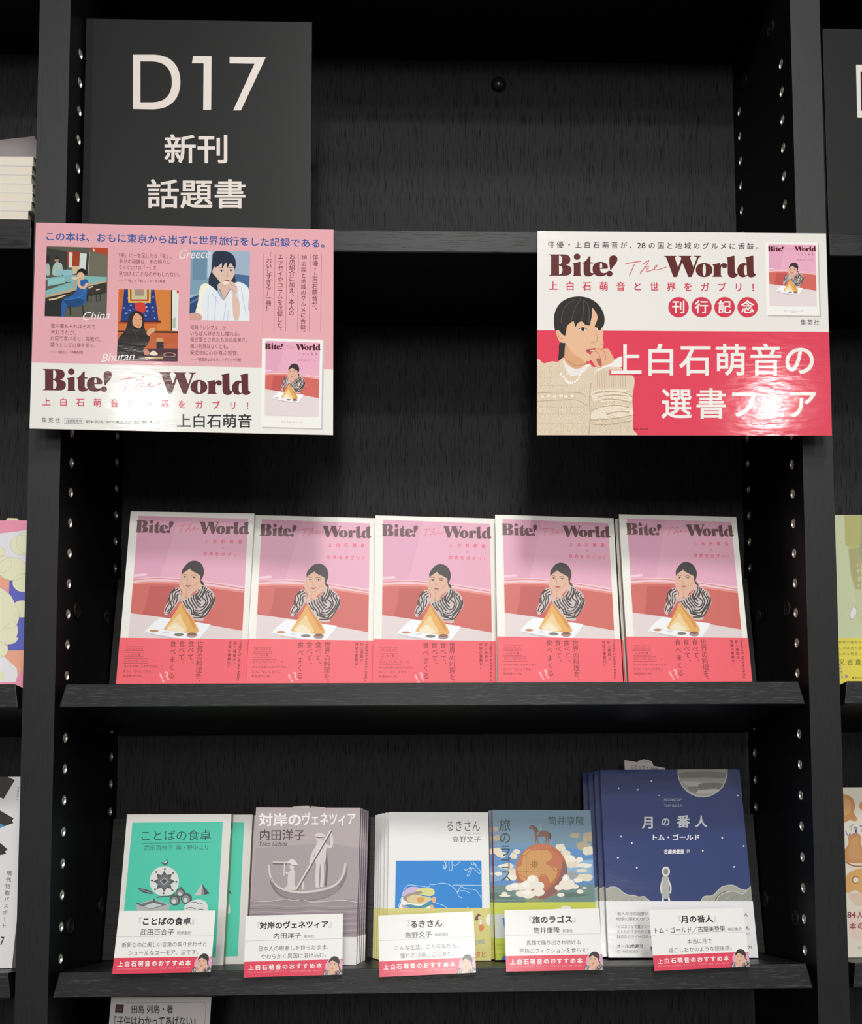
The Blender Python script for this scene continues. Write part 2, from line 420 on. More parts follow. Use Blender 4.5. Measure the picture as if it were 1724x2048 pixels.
for b in (-1, 0, 1):
    xc = b * PITCH; L, R_ = xc - W2, xc + W2; g = .0028
    mb = MB(); mb.box((L - .012, YB, .08), (R_ + .012, YB + .010, TOPZ), V_BACK); bp_ = mb.build('back_panel', case)
    if b == 0:
        mb = MB(); mb.lathe([(.0092, 0), (.0090, .0022), (.0070, .0052), (.0035, .0070), (0, .0075)], (.0768, YB, FZ + .5585), (0, -1, 0), CAP, 24)
        mb.build('back_panel_screw', bp_, smooth=True)
    mb = MB(); mb.box((L, 0, FZ + .588), (R_, YB, FZ + .612), V_SHELF, {'y-': V_FRONT}); mb.build('fixed_board', case, bevel=.0005)
    mb = MB(); mb.box((L, .03, 0), (R_, YB, .08), V_SHELF, {'y-': V_EDGE}); mb.build('plinth', case)
    # flat shelf
    mb = MB(); mb.box((L + g, 0, FZ + .2625), (R_ - g, YB - .001, FZ + .285), V_SHELF, {'y-': V_FRONT}); mb.build('shelf', case, bevel=.0012)
    # slanted display shelves with backrests
    T = math.tan(math.radians(9.7))
    for z0 in (-.158, -.4255, -.745):
        z0 += FZ; th = .0222; a = math.radians(9.7); y1 = YB - .001
        prof = [(.0042, z0 - .0007), (0.0, z0 - .0007 - th), (y1, z0 - .0007 - th - T * y1), (y1, z0 - T * y1)]
        xs0 = [L + .0085, L + .0040, L + .0040, L + .0085]; xs1 = [R_ - .0085, R_ - .0040, R_ - .0040, R_ - .0085]
        mb = MB(); mb.prism(prof, xs0, xs1, V_SHELF, {0: V_LIP}); sh = mb.build('display_shelf', case, bevel=.0009)
        yb = .1426; zb = z0 - T * yb + .0002; l = math.radians(11.3); hh = .149; tt = .007
        prof = [(yb, zb), (yb + tt, zb - T * tt), (yb + tt + hh * math.sin(l), zb + hh * math.cos(l) - T * tt), (yb + hh * math.sin(l), zb + hh * math.cos(l))]
        mb = MB(); mb.prism(prof, L + .0012, R_ - .0012, V_SHELF); mb.build('backrest', sh)

# ------------------------------------------------------------------ the title drawn once and reused
TITLE = ['M55,65 L300,65 Q398,70 398,145 Q398,215 322,228 Q418,245 418,310 Q418,398 310,398 L55,398 L55,392 Q88,385 92,368 L92,95 Q88,75 55,70 Z M218,82 Q270,85 268,145 Q268,215 218,222 Z M218,238 Q275,245 272,310 Q270,375 218,380 Z',
 'M430,205 L555,178 L555,375 Q562,395 580,398 L580,402 L430,402 L430,398 Q447,393 450,378 L450,240 Q446,215 430,209 Z',
 'M583,200 Q640,180 690,95 L712,95 L712,187 L762,192 L762,205 L712,208 L712,330 Q718,362 745,360 L765,350 L772,365 Q740,412 680,412 Q605,412 605,335 L605,208 L583,206 Z',
 'M868,182 Q985,185 988,270 Q985,290 960,292 L862,292 Q868,355 920,360 L965,350 L978,365 Q945,410 868,410 Q745,405 745,297 Q745,185 868,182 Z M862,275 L862,240 Q865,195 882,195 Q898,200 898,275 Z',
 'M1022,308 Q1005,180 1008,145 Q1010,85 1075,82 Q1138,85 1138,145 Q1138,180 1100,225 Q1060,270 1040,308 Z']
def _sh(d, dx=1645.6, dy=0):
    return [[(x + dx, y + dy) for x, y in L] for L in path(d)]
TITLE2 = ['M222,90 L415,90 L420,98 Q392,105 395,120 L445,270 L497,130 Q485,100 455,96 L455,90 L655,90 L655,98 Q628,105 632,120 L687,270 L740,120 Q742,100 690,98 L690,90 L808,90 L808,98 Q775,110 765,130 L660,422 L607,422 L510,190 L430,422 L372,422 L262,125 Q250,100 222,95 Z',
 'M985,228 L1095,202 L1105,205 L1112,240 Q1130,203 1165,203 Q1215,210 1217,245 Q1212,285 1172,287 Q1135,282 1135,250 Q1120,262 1118,290 L1118,385 Q1120,405 1138,412 L1138,420 L985,420 L985,412 Q1002,405 1005,388 L1005,255 Q1000,240 985,232 Z',
 'M1205,120 L1310,90 L1332,90 L1337,340 Q1345,375 1380,368 L1385,385 Q1360,435 1300,435 Q1225,430 1225,350 L1222,145 Q1218,130 1205,126 Z',
 'M1525,212 Q1460,190 1420,225 Q1372,265 1375,320 Q1378,425 1465,428 Q1510,428 1538,395 L1525,388 Q1515,398 1508,398 Q1480,390 1480,315 Q1482,240 1508,236 L1525,245 Z',
 'M1497,120 L1600,90 L1628,90 L1632,350 Q1640,372 1668,375 L1665,395 Q1640,430 1590,430 Q1540,425 1530,385 L1518,145 Q1510,130 1497,126 Z']
def title(A, x0, y0, x1, y1, hgt, c1, c2, lv=3):
    """B's bottom-left corner at (x0,y0), d's bottom-right at (x1,y1), cap height hgt"""
    sx = (x1 - x0) / 3259.0
    def xf(x, y):
        u = (x - 55) / 3259.0; base = 398 + 27 * u
        return x0 + (x1 - x0) * u, y0 + (y1 - y0) * u + (y - base) * hgt / 333.0
    A.xf = xf
    for d in TITLE: A.poly(c1, path(d), lv)
    A.disc(c1, 502, 102, 52, 50, lv); A.disc(c1, 1013, 368, 48, 46, lv)
    for d in TITLE2: A.poly(c1, _sh(d), lv)
    A.poly(c1, [ell(1645.6 + 855, 313, 133, 112), ell(1645.6 + 857, 313, 25, 95)], lv)
    A.stroke(c2, [(1268, 210), (1508, 174)], 13, lv); A.stroke(c2, [(1405, 222), (1325, 400)], 13, lv)
    A.stroke(c2, [(1525, 226), (1590, 185), (1632, 160), (1600, 225), (1490, 372)], 12, lv, sm=True)
    A.stroke(c2, [(1500, 350), (1560, 285), (1615, 252), (1625, 270), (1592, 320), (1615, 333), (1700, 305), (1745, 268), (1765, 244), (1745, 240), (1712, 285), (1735, 312), (1790, 303), (1910, 264)], 11, lv, sm=True)
    A.xf = None

def portrait(A, ox, oy, s, lv=2, cut=False):
    """bust of the woman resting her chin in her hands; coordinates of a 1664x2048 tracing laid at (ox,oy) with scale s"""
    A.xf = lambda x, y: (ox + x * s, oy + y * s)
    HAIR = '#3c3436'; SKIN = '#e0b49c'; SK2 = '#d29c86'; BL = '#cfc0be'; ST = '#3f3733'
    A.sm(HAIR, [(885, 740), (960, 800), (985, 900), (930, 880), (890, 800)], lv)
    blouse_r = [(930, 880), (1050, 920), (1180, 1010), (1250, 1110), (1300, 1290), (1250, 1430), (1150, 1570), (1050, 1690), (1010, 1800), (740, 1760), (620, 1620), (540, 1500), (420, 1290), (430, 1240), (600, 1200), (760, 1090), (850, 980)]
    blouse_l = [(340, 930), (240, 950), (160, 1050), (100, 1160), (75, 1320), (20, 1450), (0, 1560), (60, 1650), (180, 1560), (320, 1370), (400, 1240), (410, 1100), (380, 990)]
    A.sm(BL, blouse_r, lv); A.sm(BL, blouse_l, lv)
    for P in ([(960, 900), (930, 1040), (860, 1180), (900, 1260)], [(1010, 920), (985, 1060), (900, 1230), (940, 1290)], [(1060, 950), (1010, 1070), (960, 1180), (1060, 1290), (1010, 1420), (900, 1450)],
              [(1110, 1000), (1050, 1090), (1080, 1200), (1110, 1300), (1060, 1430), (930, 1540), (800, 1520)], [(1160, 1030), (1100, 1090), (1160, 1200), (1190, 1300), (1100, 1470), (960, 1600), (760, 1560)],
              [(1210, 1080), (1180, 1120), (1240, 1280), (1160, 1450), (1030, 1600), (960, 1680), (700, 1610)], [(1260, 1180), (1270, 1300), (1160, 1530), (1020, 1700), (760, 1720)],
              [(880, 1000), (820, 1120), (850, 1250)], [(800, 1080), (790, 1180), (870, 1330), (940, 1380)], [(740, 1120), (740, 1220), (850, 1390), (900, 1430)], [(680, 1180), (700, 1280), (800, 1430), (850, 1480)],
              [(610, 1210), (640, 1320), (740, 1450), (780, 1600), (900, 1640)], [(540, 1250), (600, 1390), (690, 1500), (720, 1600)], [(470, 1280), (540, 1400), (620, 1480)]):
        A.stroke(ST, P, 34, lv + 1, sm=True)
    for P in ([(330, 960), (230, 1020), (180, 1090), (210, 1200), (160, 1330), (190, 1440), (80, 1560)], [(370, 1010), (260, 1080), (260, 1200), (230, 1300), (240, 1420), (100, 1620)], [(380, 1090), (310, 1130), (320, 1250), (280, 1370)],
              [(250, 960), (140, 1080), (120, 1200), (130, 1330), (60, 1450), (30, 1560)], [(100, 1180), (90, 1340)]):
        A.stroke(ST, P, 30, lv + 1, sm=True)
    A.sm(HAIR, [(390, 560), (400, 470), (480, 350), (580, 265), (700, 240), (820, 275), (900, 350), (955, 480), (960, 580), (930, 680), (880, 740), (640, 700), (420, 640)], lv + 1)
    A.sm(SKIN, [(405, 590), (470, 530), (595, 440), (660, 500), (770, 560), (860, 610), (870, 720), (840, 820), (760, 880), (660, 950), (560, 985), (470, 930), (410, 830), (385, 700)], lv + 2)
    A.poly(HAIR, smooth([(395, 590), (470, 530), (560, 470), (597, 440), (590, 400), (480, 420), (400, 520)], True), lv + 3)
    A.poly(HAIR, smooth([(597, 440), (640, 495), (760, 560), (862, 612), (875, 540), (780, 440), (640, 400)], True), lv + 3)
    # hands and wrists
    A.sm(SKIN, [(345, 720), (390, 640), (420, 760), (430, 850), (540, 960), (545, 1060), (520, 1210), (440, 1240), (405, 1210), (440, 1060), (380, 960), (345, 850)], lv + 3)
    A.sm(SKIN, [(880, 760), (850, 640), (830, 700), (790, 820), (700, 900), (570, 990), (545, 1080), (570, 1200), (640, 1190), (700, 1080), (790, 1010), (900, 920), (950, 880), (900, 830)], lv + 3)
    for P in ([(405, 690), (400, 800), (470, 930), (540, 985)], [(790, 790), (740, 860), (660, 950), (570, 990)], [(548, 990), (545, 1090), (550, 1200)], [(850, 700), (830, 800), (760, 890)]):
        A.stroke(SK2, P, 13, lv + 4, sm=True)
    A.stroke('#6b4a41', [(435, 605), (480, 595), (530, 612)], 13, lv + 4, sm=True); A.stroke('#6b4a41', [(625, 625), (700, 612), (770, 625)], 13, lv + 4, sm=True)
    for cx, cy, rw in ((478, 668, 44), (705, 680, 56)):
        A.poly('#f0ddd2', ell(cx, cy, rw, 22, 14), lv + 4); A.disc('#4b332c', cx + 3, cy, 22, 20, lv + 5, 12)
        A.stroke('#3b2a28', [(cx - rw, cy), (cx - 10, cy - 24), (cx + rw + 8, cy - 4)], 12, lv + 5, sm=True)
    A.stroke('#c58d78', [(560, 690), (550, 790), (565, 820), (610, 818)], 11, lv + 4, sm=True)
    A.sm('#c26a5f', [(510, 885), (560, 870), (600, 878), (640, 872), (655, 888), (590, 925), (540, 915)], lv + 5); A.stroke('#8c433d', [(510, 887), (590, 895), (655, 888)], 8, lv + 6)
    A.xf = None

def cover_scene(A, lv=1, full=False):
    """cover photograph of the pink paperback, traced in the 1724x1772 crop of the middle copy"""
    A.poly('#e8adc4', [(318, 141), (1340, 180), (1352, 830), (312, 735)], lv)
    A.poly('#e2a6bf', [(318, 141), (700, 155), (560, 720), (312, 690)], lv + 1)
    A.poly('#f2c9d4', [(312, 735), (430, 722), (600, 716), (800, 734), (1000, 760), (1200, 786), (1352, 810), (1354, 862), (1180, 836), (1000, 806), (800, 778), (600, 762), (430, 762), (311, 776)], lv + 2)
    A.poly('#f2cfd8', [(316, 690), (420, 680), (436, 690), (432, 702), (314, 712)], lv + 2)
    bot = 1570 if full else 1292
    A.poly('#d26a62', [(310, 768), (450, 757), (700, 762), (1000, 800), (1352, 850), (1358, 1230), (1040, 1170), (620, 1100), (307, 1056)], lv + 3)
    A.poly('#e7948a', [(310, 768), (450, 757), (700, 762), (1000, 800), (1352, 850), (1352, 870), (1000, 818), (700, 780), (450, 775), (310, 786)], lv + 4)
    A.poly('#c25a55', [(470, 800), (700, 800), (690, 1100), (540, 1090), (420, 1060), (450, 950)], lv + 4)
    A.stroke('#d98a8c', [(312, 742), (560, 730), (800, 750), (1050, 782), (1352, 834)], 9, lv + 3, sm=True)
    A.poly('#e3d6d6', [(307, 1054), (620, 1096), (1040, 1166), (1356, 1222), (1362, 1305 if not full else bot + 14), (303, 1293 if not full else bot)], lv + 5)
    portrait(A, 618, 479, .3617, lv + 6)
    # tray, crisp cone of bread, dips
    A.sm('#f4f5fa', [(455, 1222), (560, 1120), (640, 1105), (1010, 1155), (1055, 1170), (990, 1262), (940, 1300), (760, 1290), (640, 1268), (470, 1245)], lv + 13, 4)
    A.stroke('#c7c3cc', [(455, 1235), (640, 1278), (760, 1300), (930, 1305)], 7, lv + 13)
    A.poly('#e5ae61', smooth([(775, 962), (830, 1040), (890, 1110), (938, 1185), (944, 1240), (800, 1235), (640, 1212), (642, 1185), (690, 1105), (735, 1030)], True, 3), lv + 14)
    A.sm('#efcf9a', [(770, 1060), (800, 1130), (850, 1215), (790, 1232), (660, 1208), (690, 1150), (740, 1090)], lv + 15)
    A.sm('#f5e6c6', [(740, 1150), (780, 1180), (820, 1225), (740, 1228), (660, 1208), (700, 1170)], lv + 16)
    A.sm('#d8913f', [(775, 962), (830, 1040), (890, 1120), (925, 1200), (900, 1190), (850, 1100), (790, 1010)], lv + 15)
    A.disc('#c58a5d', 538, 1222, 42, 12, lv + 14); A.disc('#7a7d6c', 772, 1258, 46, 15, lv + 15); A.disc('#a99590', 893, 1262, 50, 26, lv + 15); A.disc('#8a5a4a', 893, 1252, 40, 13, lv + 16); A.disc('#d9dbe0', 655, 1238, 32, 10, lv + 14)

def cover_titles(A, lv=8, c1='#6a464c', c2='#ec6a7c', c3='#f05a70'):
    title(A, 300, 297, 1357, 322, 112, c1, c2, lv)
    A.chars('上白石萌音', 968, 386, 1278, 393, 38, c3, lv, .012); A.chars('と', 1124, 447, 1124, 447, 32, c3, lv, .01)
    A.chars('世界をガブリ！', 964, 503, 1296, 516, 38, c3, lv, .012)

# ------------------------------------------------------------------ books
T97 = math.tan(math.radians(9.7))
def pose(x, d, lean, yaw, roll, z0, t=0.015):
    l, y, r = (math.radians(a) for a in (lean, yaw, roll))
    Rx = Matrix(((1, 0, 0), (0, math.cos(l), math.sin(l)), (0, -math.sin(l), math.cos(l))))
    Rz = Matrix(((math.cos(y), -math.sin(y), 0), (math.sin(y), math.cos(y), 0), (0, 0, 1)))
    Ry = Matrix(((math.cos(r), 0, math.sin(r)), (0, 1, 0), (-math.sin(r), 0, math.cos(r))))
    M = (Rx @ Rz @ Ry).to_4x4()
    lift = max(0, t * (math.sin(l) - math.cos(l) * T97))
    M.translation = Vector((x, d, z0 + FZ - T97 * d + lift + .0002))
    return M
def behind(M, dist, dx=0.0):
    """same pose pushed back along the sloping shelf by a book's thickness"""
    n = M.col[1].xyz; D = Vector((0, 1, -T97)); k = (dist - dx * n.x) / D.dot(n)
    R = M.copy(); R.translation = M.translation + D * k + Vector((dx, 0, 0)); return R
def plane_art(M, w, h, off=0.0, mat=None, clip=None):
    Mi = M.inverted(); c = Mi @ CAM_C; R3 = Mi.to_3x3()
    def to(px, py):
        d = R3 @ (r0 * ((px - CAM_CX) / CAM_F) + d0 * ((py - CAM_CY) / CAM_F) + f0)
        t = (-off - c.y) / d.y; q = c + d * t
        return q.x + w / 2, h - q.z
    return Art(to, lambda u, v, lv: (u - w / 2, -off - lv * LV, h - v), mat, clip or (0, 0, w, h))
def make_book(name, M, w, h, t, cover_col, spine, spine_col, art, band=None, band_col=None, band_art=None, mk=None, pages=None, spine_art=None):
    mk = mk or (lambda c: ink(c, rough=.42))
    root = empty(name, M)
    A = plane_art(M, w, h, mat=mk); ct = .0006
    mc = mk(cover_col); ms = mk(spine_col); B = A.mb; x0, x1 = -w / 2, w / 2
    B.box((x0, 0, 0), (x1, ct, h), mc); B.box((x0, t - ct, 0), (x1, t, h), mk(spine_col) if cover_col != spine_col else mc)
    if spine > 0: B.box((x1 - ct, ct, 0), (x1, t - ct, h), ms)
    else: B.box((x0, ct, 0), (x0 + ct, t - ct, h), ms)
    if art: art(A)
    if spine_art: spine_art(A, w, h, t)
    cov = A.build('cover', root)
    P = MB(); e = .0012; P.box((x0 + (e if spine > 0 else ct), ct, e), (x1 - (e if spine < 0 else ct), t - ct, h - e), pages or PAGES); P.build('page_block', root)
    if band:
        g = .0004; mb_ = mk(band_col)
        A2 = plane_art(M, w, h, off=g, mat=mk, clip=(0, h - band, w, h))
        A2.mb.box((x0 - g, -g, .0002), (x1 + g, -.0001, band), mb_)
        if spine > 0: A2.mb.box((x1 + .0001, -.0001, .0002), (x1 + g, t, band), mb_)
        else: A2.mb.box((x0 - g, -.0001, .0002), (x0 - .0001, t, band), mb_)
        if band_art: band_art(A2)
        A2.build('paper_band', root)
    return root
ORD = ['front', 'second', 'third', 'fourth', 'fifth', 'sixth', 'seventh']

# --- pink paperback with a red band, five stacks on the upper display shelf
def pink_art(A):
    A.use(700, 1010, 4.7889); cover_scene(A, 1); cover_titles(A, 8)
def pink_band(A):
    A.use(700, 1010, 4.7889); c = '#9c2f40'; k = '#7e2434'
    for (x0, y0, x1, y1), s in (((279, 1368, 458, 1407), 'グルメガイド'), ((277, 1424, 456, 1465), 'エッセイ集'), ((277, 1482, 503, 1525), 'ビジュアルブック')):
        A.frame(c, x0, y0, x1, y1, 3.2, 2); m = 12 if len(s) > 5 else 28
        A.fit(s, x0 + m, y0 + 9, x1 - m, y1 - 8, c, 2, .008)
    A.chars('…と', 530, 1503, 556, 1503, 22, c, 2)
    A.fit('あらゆる楽しみ方ができる。', 280, 1544, 606, 1567, c, 2, .008); A.fit('まさに「おいしすぎる」', 278, 1588, 548, 1612, c, 2, .008); A.fit('新感覚の一冊。', 276, 1632, 455, 1654, c, 2, .008)
    A.chars('世界の料理を、', 978, 1343, 982, 1706, 64, k, 3); A.chars('食べて、', 892, 1343, 900, 1530, 64, k, 3); A.chars('食べて、', 808, 1343, 816, 1530, 64, k, 3)
    A.chars('食べまくる', 726, 1343, 730, 1638, 64, k, 3)
    A.chars('!?', 640, 1660, 690, 1640, 120, '#fcb0b4', 2, .02, rot=-.45)
    A.chars('誌上連載が、', 1300, 1336, 1306, 1530, 33, k, 3, .01); A.chars('待望の書籍化！', 1252, 1336, 1256, 1560, 33, k, 3, .01)
    A.fit("『MEN'S NON-NO』", 1333, 1316, 1363, 1690, k, 3, .012, turn=True, dx=4)
PINK = [(-.2538, .0491, 8.8, .8, .7, 'leftmost stack'), (-.1268, .0542, 11.0, 3.6, .1, 'second stack from the left'), (.0001, .0574, 10.1, 3.8, .1, 'middle stack'),
        (.1255, .0483, 12.6, 3.6, .2, 'fourth stack from the left'), (.2571, .0479, 11.8, 3.2, -.1, 'rightmost stack')]
TK = .0132
Mm = pose(*PINK[2][:5], -.158, TK)
pink0 = make_book('paperback_book', Mm, .127, .1892, TK, '#f3f1e9', 1, '#f3f1e9', pink_art, .0548, '#f4646d', pink_band)
first = True
for x, d, lean, yaw, roll, nm in PINK:
    M = pose(x, d, lean, yaw, roll, -.158, TK); n = 5
    for k in range(n):
        dx = 0.0 if 'right' not in nm else (-.0016 * k if k < 3 else -.0032)
        Mk = M if k == 0 else behind(M, (TK + .0012) * k, dx)
        if nm == 'middle stack' and k == 0: o = pink0; o.matrix_world = Mk
        else: o = dup(pink0, Mk)
        where = 'front copy' if k == 0 else ORD[k] + ' copy back'
        tag(o, 'pink photo-cover paperback with red band, %s of the %s' % (where, nm), 'book', 'pink paperbacks on the upper display shelf')

# --- teal paperback
def teal_art(A):
    A.use(210, 1590, 5.2517); D = '#37474a'; G = '#e4e4e2'; M_ = '#8d9294'; K = '#54585c'
    A.poly('#4ccdb0', [(288, 290), (1238, 281), (1162, 1706), (150, 1722)], 1)
    A.fit('ことばの食卓', 385, 372, 1112, 482, '#1a4a48', 3, dy=-8); A.stroke('#235a55', [(388, 508), (1112, 498)], 4, 3)
    A.fit('武田百合子', 412, 527, 712, 583, '#235a55', 3, dy=-2); A.fit('画・野中ユリ', 750, 525, 1083, 580, '#235a55', 3, dy=-2)
    A.disc(G, 622, 905, 154, 157, 2, 40)
    A.poly(K, [(622 + (72 if i % 2 else 112) * math.cos(i * PI / 8), 908 + (72 if i % 2 else 112) * math.sin(i * PI / 8)) for i in range(16)], 3); A.disc('#6d7074', 622, 908, 68, 68, 4)
    A.stroke(G, [(580, 905), (625, 868), (662, 905), (620, 942)], 6, 5, closed=True); A.disc('#46494d', 622, 905, 20, 20, 6)
    for i in range(8):
        a = i * PI / 4 + .05; A.disc(K, 622 + 128 * math.cos(a), 905 + 128 * math.sin(a), 12, 10, 4, 10); A.stroke(K, [(622 + 105 * math.cos(a), 908 + 105 * math.sin(a)), (622 + 145 * math.cos(a), 908 + 145 * math.sin(a))], 3, 4)
    A.sm(K, [(590, 705), (605, 725), (630, 738), (655, 728), (662, 705), (650, 676), (640, 682), (648, 700), (625, 712)], 3); A.stroke(G, [(622, 712), (640, 710), (648, 690)], 8, 4, sm=True)
    A.poly(K, smooth([(345, 978), (400, 985), (460, 1000), (508, 1030), (500, 1042), (440, 1035), (390, 1020)], True), 3); A.stroke('#a9adad', [(375, 990), (500, 1036)], 5, 4)
    A.stroke(K, [(545, 1078), (600, 1065), (690, 1060), (740, 1030)], 12, 3, sm=True)
    for cx, cy, r in ((735, 1105, 58), (795, 1025, 48), (855, 1090, 60)):
        A.disc(K, cx, cy, r, r, 3, 20); A.disc(M_, cx - 6, cy + 4, r * .7, r * .68, 4, 18); A.disc('#d9dada', cx - 10, cy + 14, r * .38, r * .4, 5, 16)
    A.stroke(K, [(790, 985), (800, 965)], 12, 4)
    A.poly('#c9cbcc', [(1020, 932), (940, 1052), (1010, 1056)], 3); A.poly('#4b5055', [(1020, 932), (1100, 1036), (1045, 1050)], 3); A.poly('#8b8f92', [(1020, 932), (1010, 1056), (1046, 1050)], 4)
    A.sm(G, [(832, 1190), (850, 1150), (920, 1110), (990, 1098), (1055, 1120), (1080, 1180), (1060, 1260), (850, 1262)], 3)
    for P in ([(850, 1195), (900, 1180), (950, 1200)], [(905, 1130), (960, 1128), (985, 1150)], [(980, 1205), (1020, 1200), (1040, 1220)], [(990, 1130), (1030, 1150)]): A.stroke(K, P, 7, 4, sm=True)
    A.poly('#b9bbbc', [(325, 1150), (510, 1095), (680, 1150), (672, 1215), (340, 1225)], 3); A.poly('#6e7275', [(345, 1155), (510, 1105), (655, 1150), (480, 1200)], 4); A.poly('#d0d2d2', [(400, 1170), (510, 1130), (600, 1158), (480, 1195)], 5)
    A.poly(K, [(505, 1085), (525, 1090), (528, 1130), (508, 1128)], 6); A.stroke(K, [(330, 1145), (370, 1135)], 14, 5)
def teal_spine(A, w_, h_, t_):
    m = ink('#a5552c'); x = w_ / 2 + .00003
    A.mb.face([(x, .001, h_ - .0155), (x, t_ - .001, h_ - .0155), (x, t_ - .001, h_ - .0085), (x, .001, h_ - .0085)], m)
tt = .0105; MT = pose(-.2638, .0587, 11.4, .3, .2, -.4255, tt)
teal = make_book('paperback_book', MT, .106, .1477, tt, '#e6e2de', 1, '#b8a878', teal_art, spine_art=teal_spine)
tag(teal, 'teal paperback with white plate drawing standing at the left end, front copy', 'book', 'teal paperbacks')
for k in range(1, 6):
    o = dup(teal, behind(MT, (tt + .0008) * k, .0196 + (.0024 * (k - 1) if k < 4 else .005)))
    tag(o, 'teal paperback with tan spine, %s copy back behind the left end one' % ORD[k], 'book', 'teal paperbacks')

# --- mauve paperback with a plaster-relief gondola
def mauve_art(A):
    A.use(480, 1590, 5.2517); L = '#d8cdcb'; S = '#7f7076'; D = '#685a62'
    A.poly('#a89a9d', [(160, 560), (900, 500), (1258, 560), (1250, 1500), (90, 1500)], 1)
    A.poly('#97898f', smooth([(108, 1108), (250, 1120), (350, 1112), (480, 1092), (560, 1108), (660, 1098), (750, 1125), (900, 1118), (1080, 1105), (1232, 1128), (1232, 1620), (60, 1620), (60, 1300)], True, 3), 2)
    for i in range(14):
        y = 1165 + i * 32; A.stroke('#85777e' if i % 2 else '#b0a2a5', [(100 - i * 3, y), (300, y - 14 + 6 * (i % 3)), (520, y + 8), (760, y - 10), (980, y + 10 - 5 * (i % 4)), (1228, y - 4)], 7 + i % 3 * 2, 3, sm=True)
    A.stroke(L, smooth([(108, 1108), (250, 1120), (350, 1112), (480, 1092), (560, 1108), (660, 1098), (750, 1125), (900, 1118), (1080, 1105), (1232, 1128)], False), 6, 4)
    # hull
    A.poly(S, smooth([(308, 790), (330, 900), (400, 985), (540, 1040), (700, 1050), (880, 1020), (1020, 960), (1100, 850), (1128, 720), (1120, 860), (1050, 985), (930, 1070), (760, 1110), (560, 1105), (400, 1050), (320, 930)], True, 4), 3)
    A.stroke(L, [(300, 735), (318, 850), (360, 930), (450, 990), (600, 1022), (760, 1012), (900, 985), (1010, 935), (1080, 840), (1108, 715)], 20, 5, sm=True)
    A.stroke(S, [(322, 870), (380, 965), (520, 1028), (700, 1042), (880, 1012), (1020, 955), (1095, 850)], 7, 6, sm=True)
    A.poly('#93858b', smooth([(380, 985), (560, 1045), (760, 1045), (940, 1005), (1050, 940), (990, 1030), (800, 1095), (560, 1095), (440, 1050)], True, 4), 4)
    # rower standing with a long oar
    A.stroke(D, [(900, 580), (915, 760), (900, 960)], 22, 4); A.stroke(L, [(822, 700), (810, 850), (815, 970)], 40, 5); A.stroke(L, [(862, 690), (866, 850), (858, 965)], 36, 5); A.stroke(S, [(842, 740), (838, 960)], 6, 6)
    A.sm(L, [(800, 520), (830, 480), (900, 500), (905, 600), (888, 710), (795, 712), (790, 610)], 6); A.stroke(L, [(890, 520), (950, 545), (965, 480), (950, 380)], 30, 6, sm=True); A.stroke(L, [(808, 540), (765, 620), (740, 720)], 28, 7, sm=True)
    A.disc(L, 832, 452, 32, 38, 7); A.sm(S, [(800, 430), (870, 432), (862, 450), (812, 452)], 8); A.sm(L, [(780, 428), (815, 402), (860, 402), (900, 430), (850, 440)], 9)
    A.stroke(D, [(962, 378), (790, 670), (600, 1000)], 16, 7); A.stroke('#e2d8d6', [(952, 368), (780, 660), (590, 990)], 16, 8)
    A.stroke(L, [(665, 990), (660, 880), (690, 850)], 20, 6, sm=True)
    # seated passenger under a small awning
    A.stroke(D, [(345, 722), (490, 724)], 14, 4); A.stroke(L, [(345, 706), (520, 708)], 14, 5); A.stroke(L, [(468, 715), (462, 850)], 13, 5)
    A.sm(L, [(500, 870), (520, 800), (560, 780), (578, 830), (570, 920), (585, 995), (470, 990), (500, 940)], 6); A.disc(L, 545, 752, 26, 34, 7); A.sm('#e4dad8', [(500, 700), (540, 676), (580, 690), (606, 738), (560, 735), (520, 715)], 8); A.stroke(S, [(515, 722), (560, 742), (600, 745)], 7, 9, sm=True)
    A.stroke(L, [(480, 815), (540, 825), (565, 800)], 18, 7, sm=True); A.chars('▪▪▪▪', 278, 800, 283, 875, 13, D, 5)
    A.fit('対岸の', 195, 190, 640, 328, '#f5f1ee', 8, .022); A.fit('ヴェネツィア', 655, 185, 1212, 322, '#f5f1ee', 8, .016, dy=-6)
    A.fit('内田洋子', 210, 362, 680, 477, '#33232b', 8, .004); A.fit('Yoko Uchida', 205, 487, 498, 536, '#4a3a42', 8, shear=.35)
tm = .0118; MV = pose(-.1320, .0435, 12.8, .2, .7, -.4255, tm)
mauve = make_book('paperback_book', MV, .106, .1526, tm, '#b4a6a8', 1, '#8a58a4', mauve_art, .0262, '#efece9', None)
tag(mauve, 'mauve paperback showing a plaster gondola relief, front copy', 'book', 'mauve gondola paperbacks')
for k in range(1, 5):
    o = dup(mauve, behind(MV, (tm + .0006) * k, .0012 * k))
    tag(o, 'mauve gondola paperback with violet spine, %s copy back' % ORD[k], 'book', 'mauve gondola paperbacks')

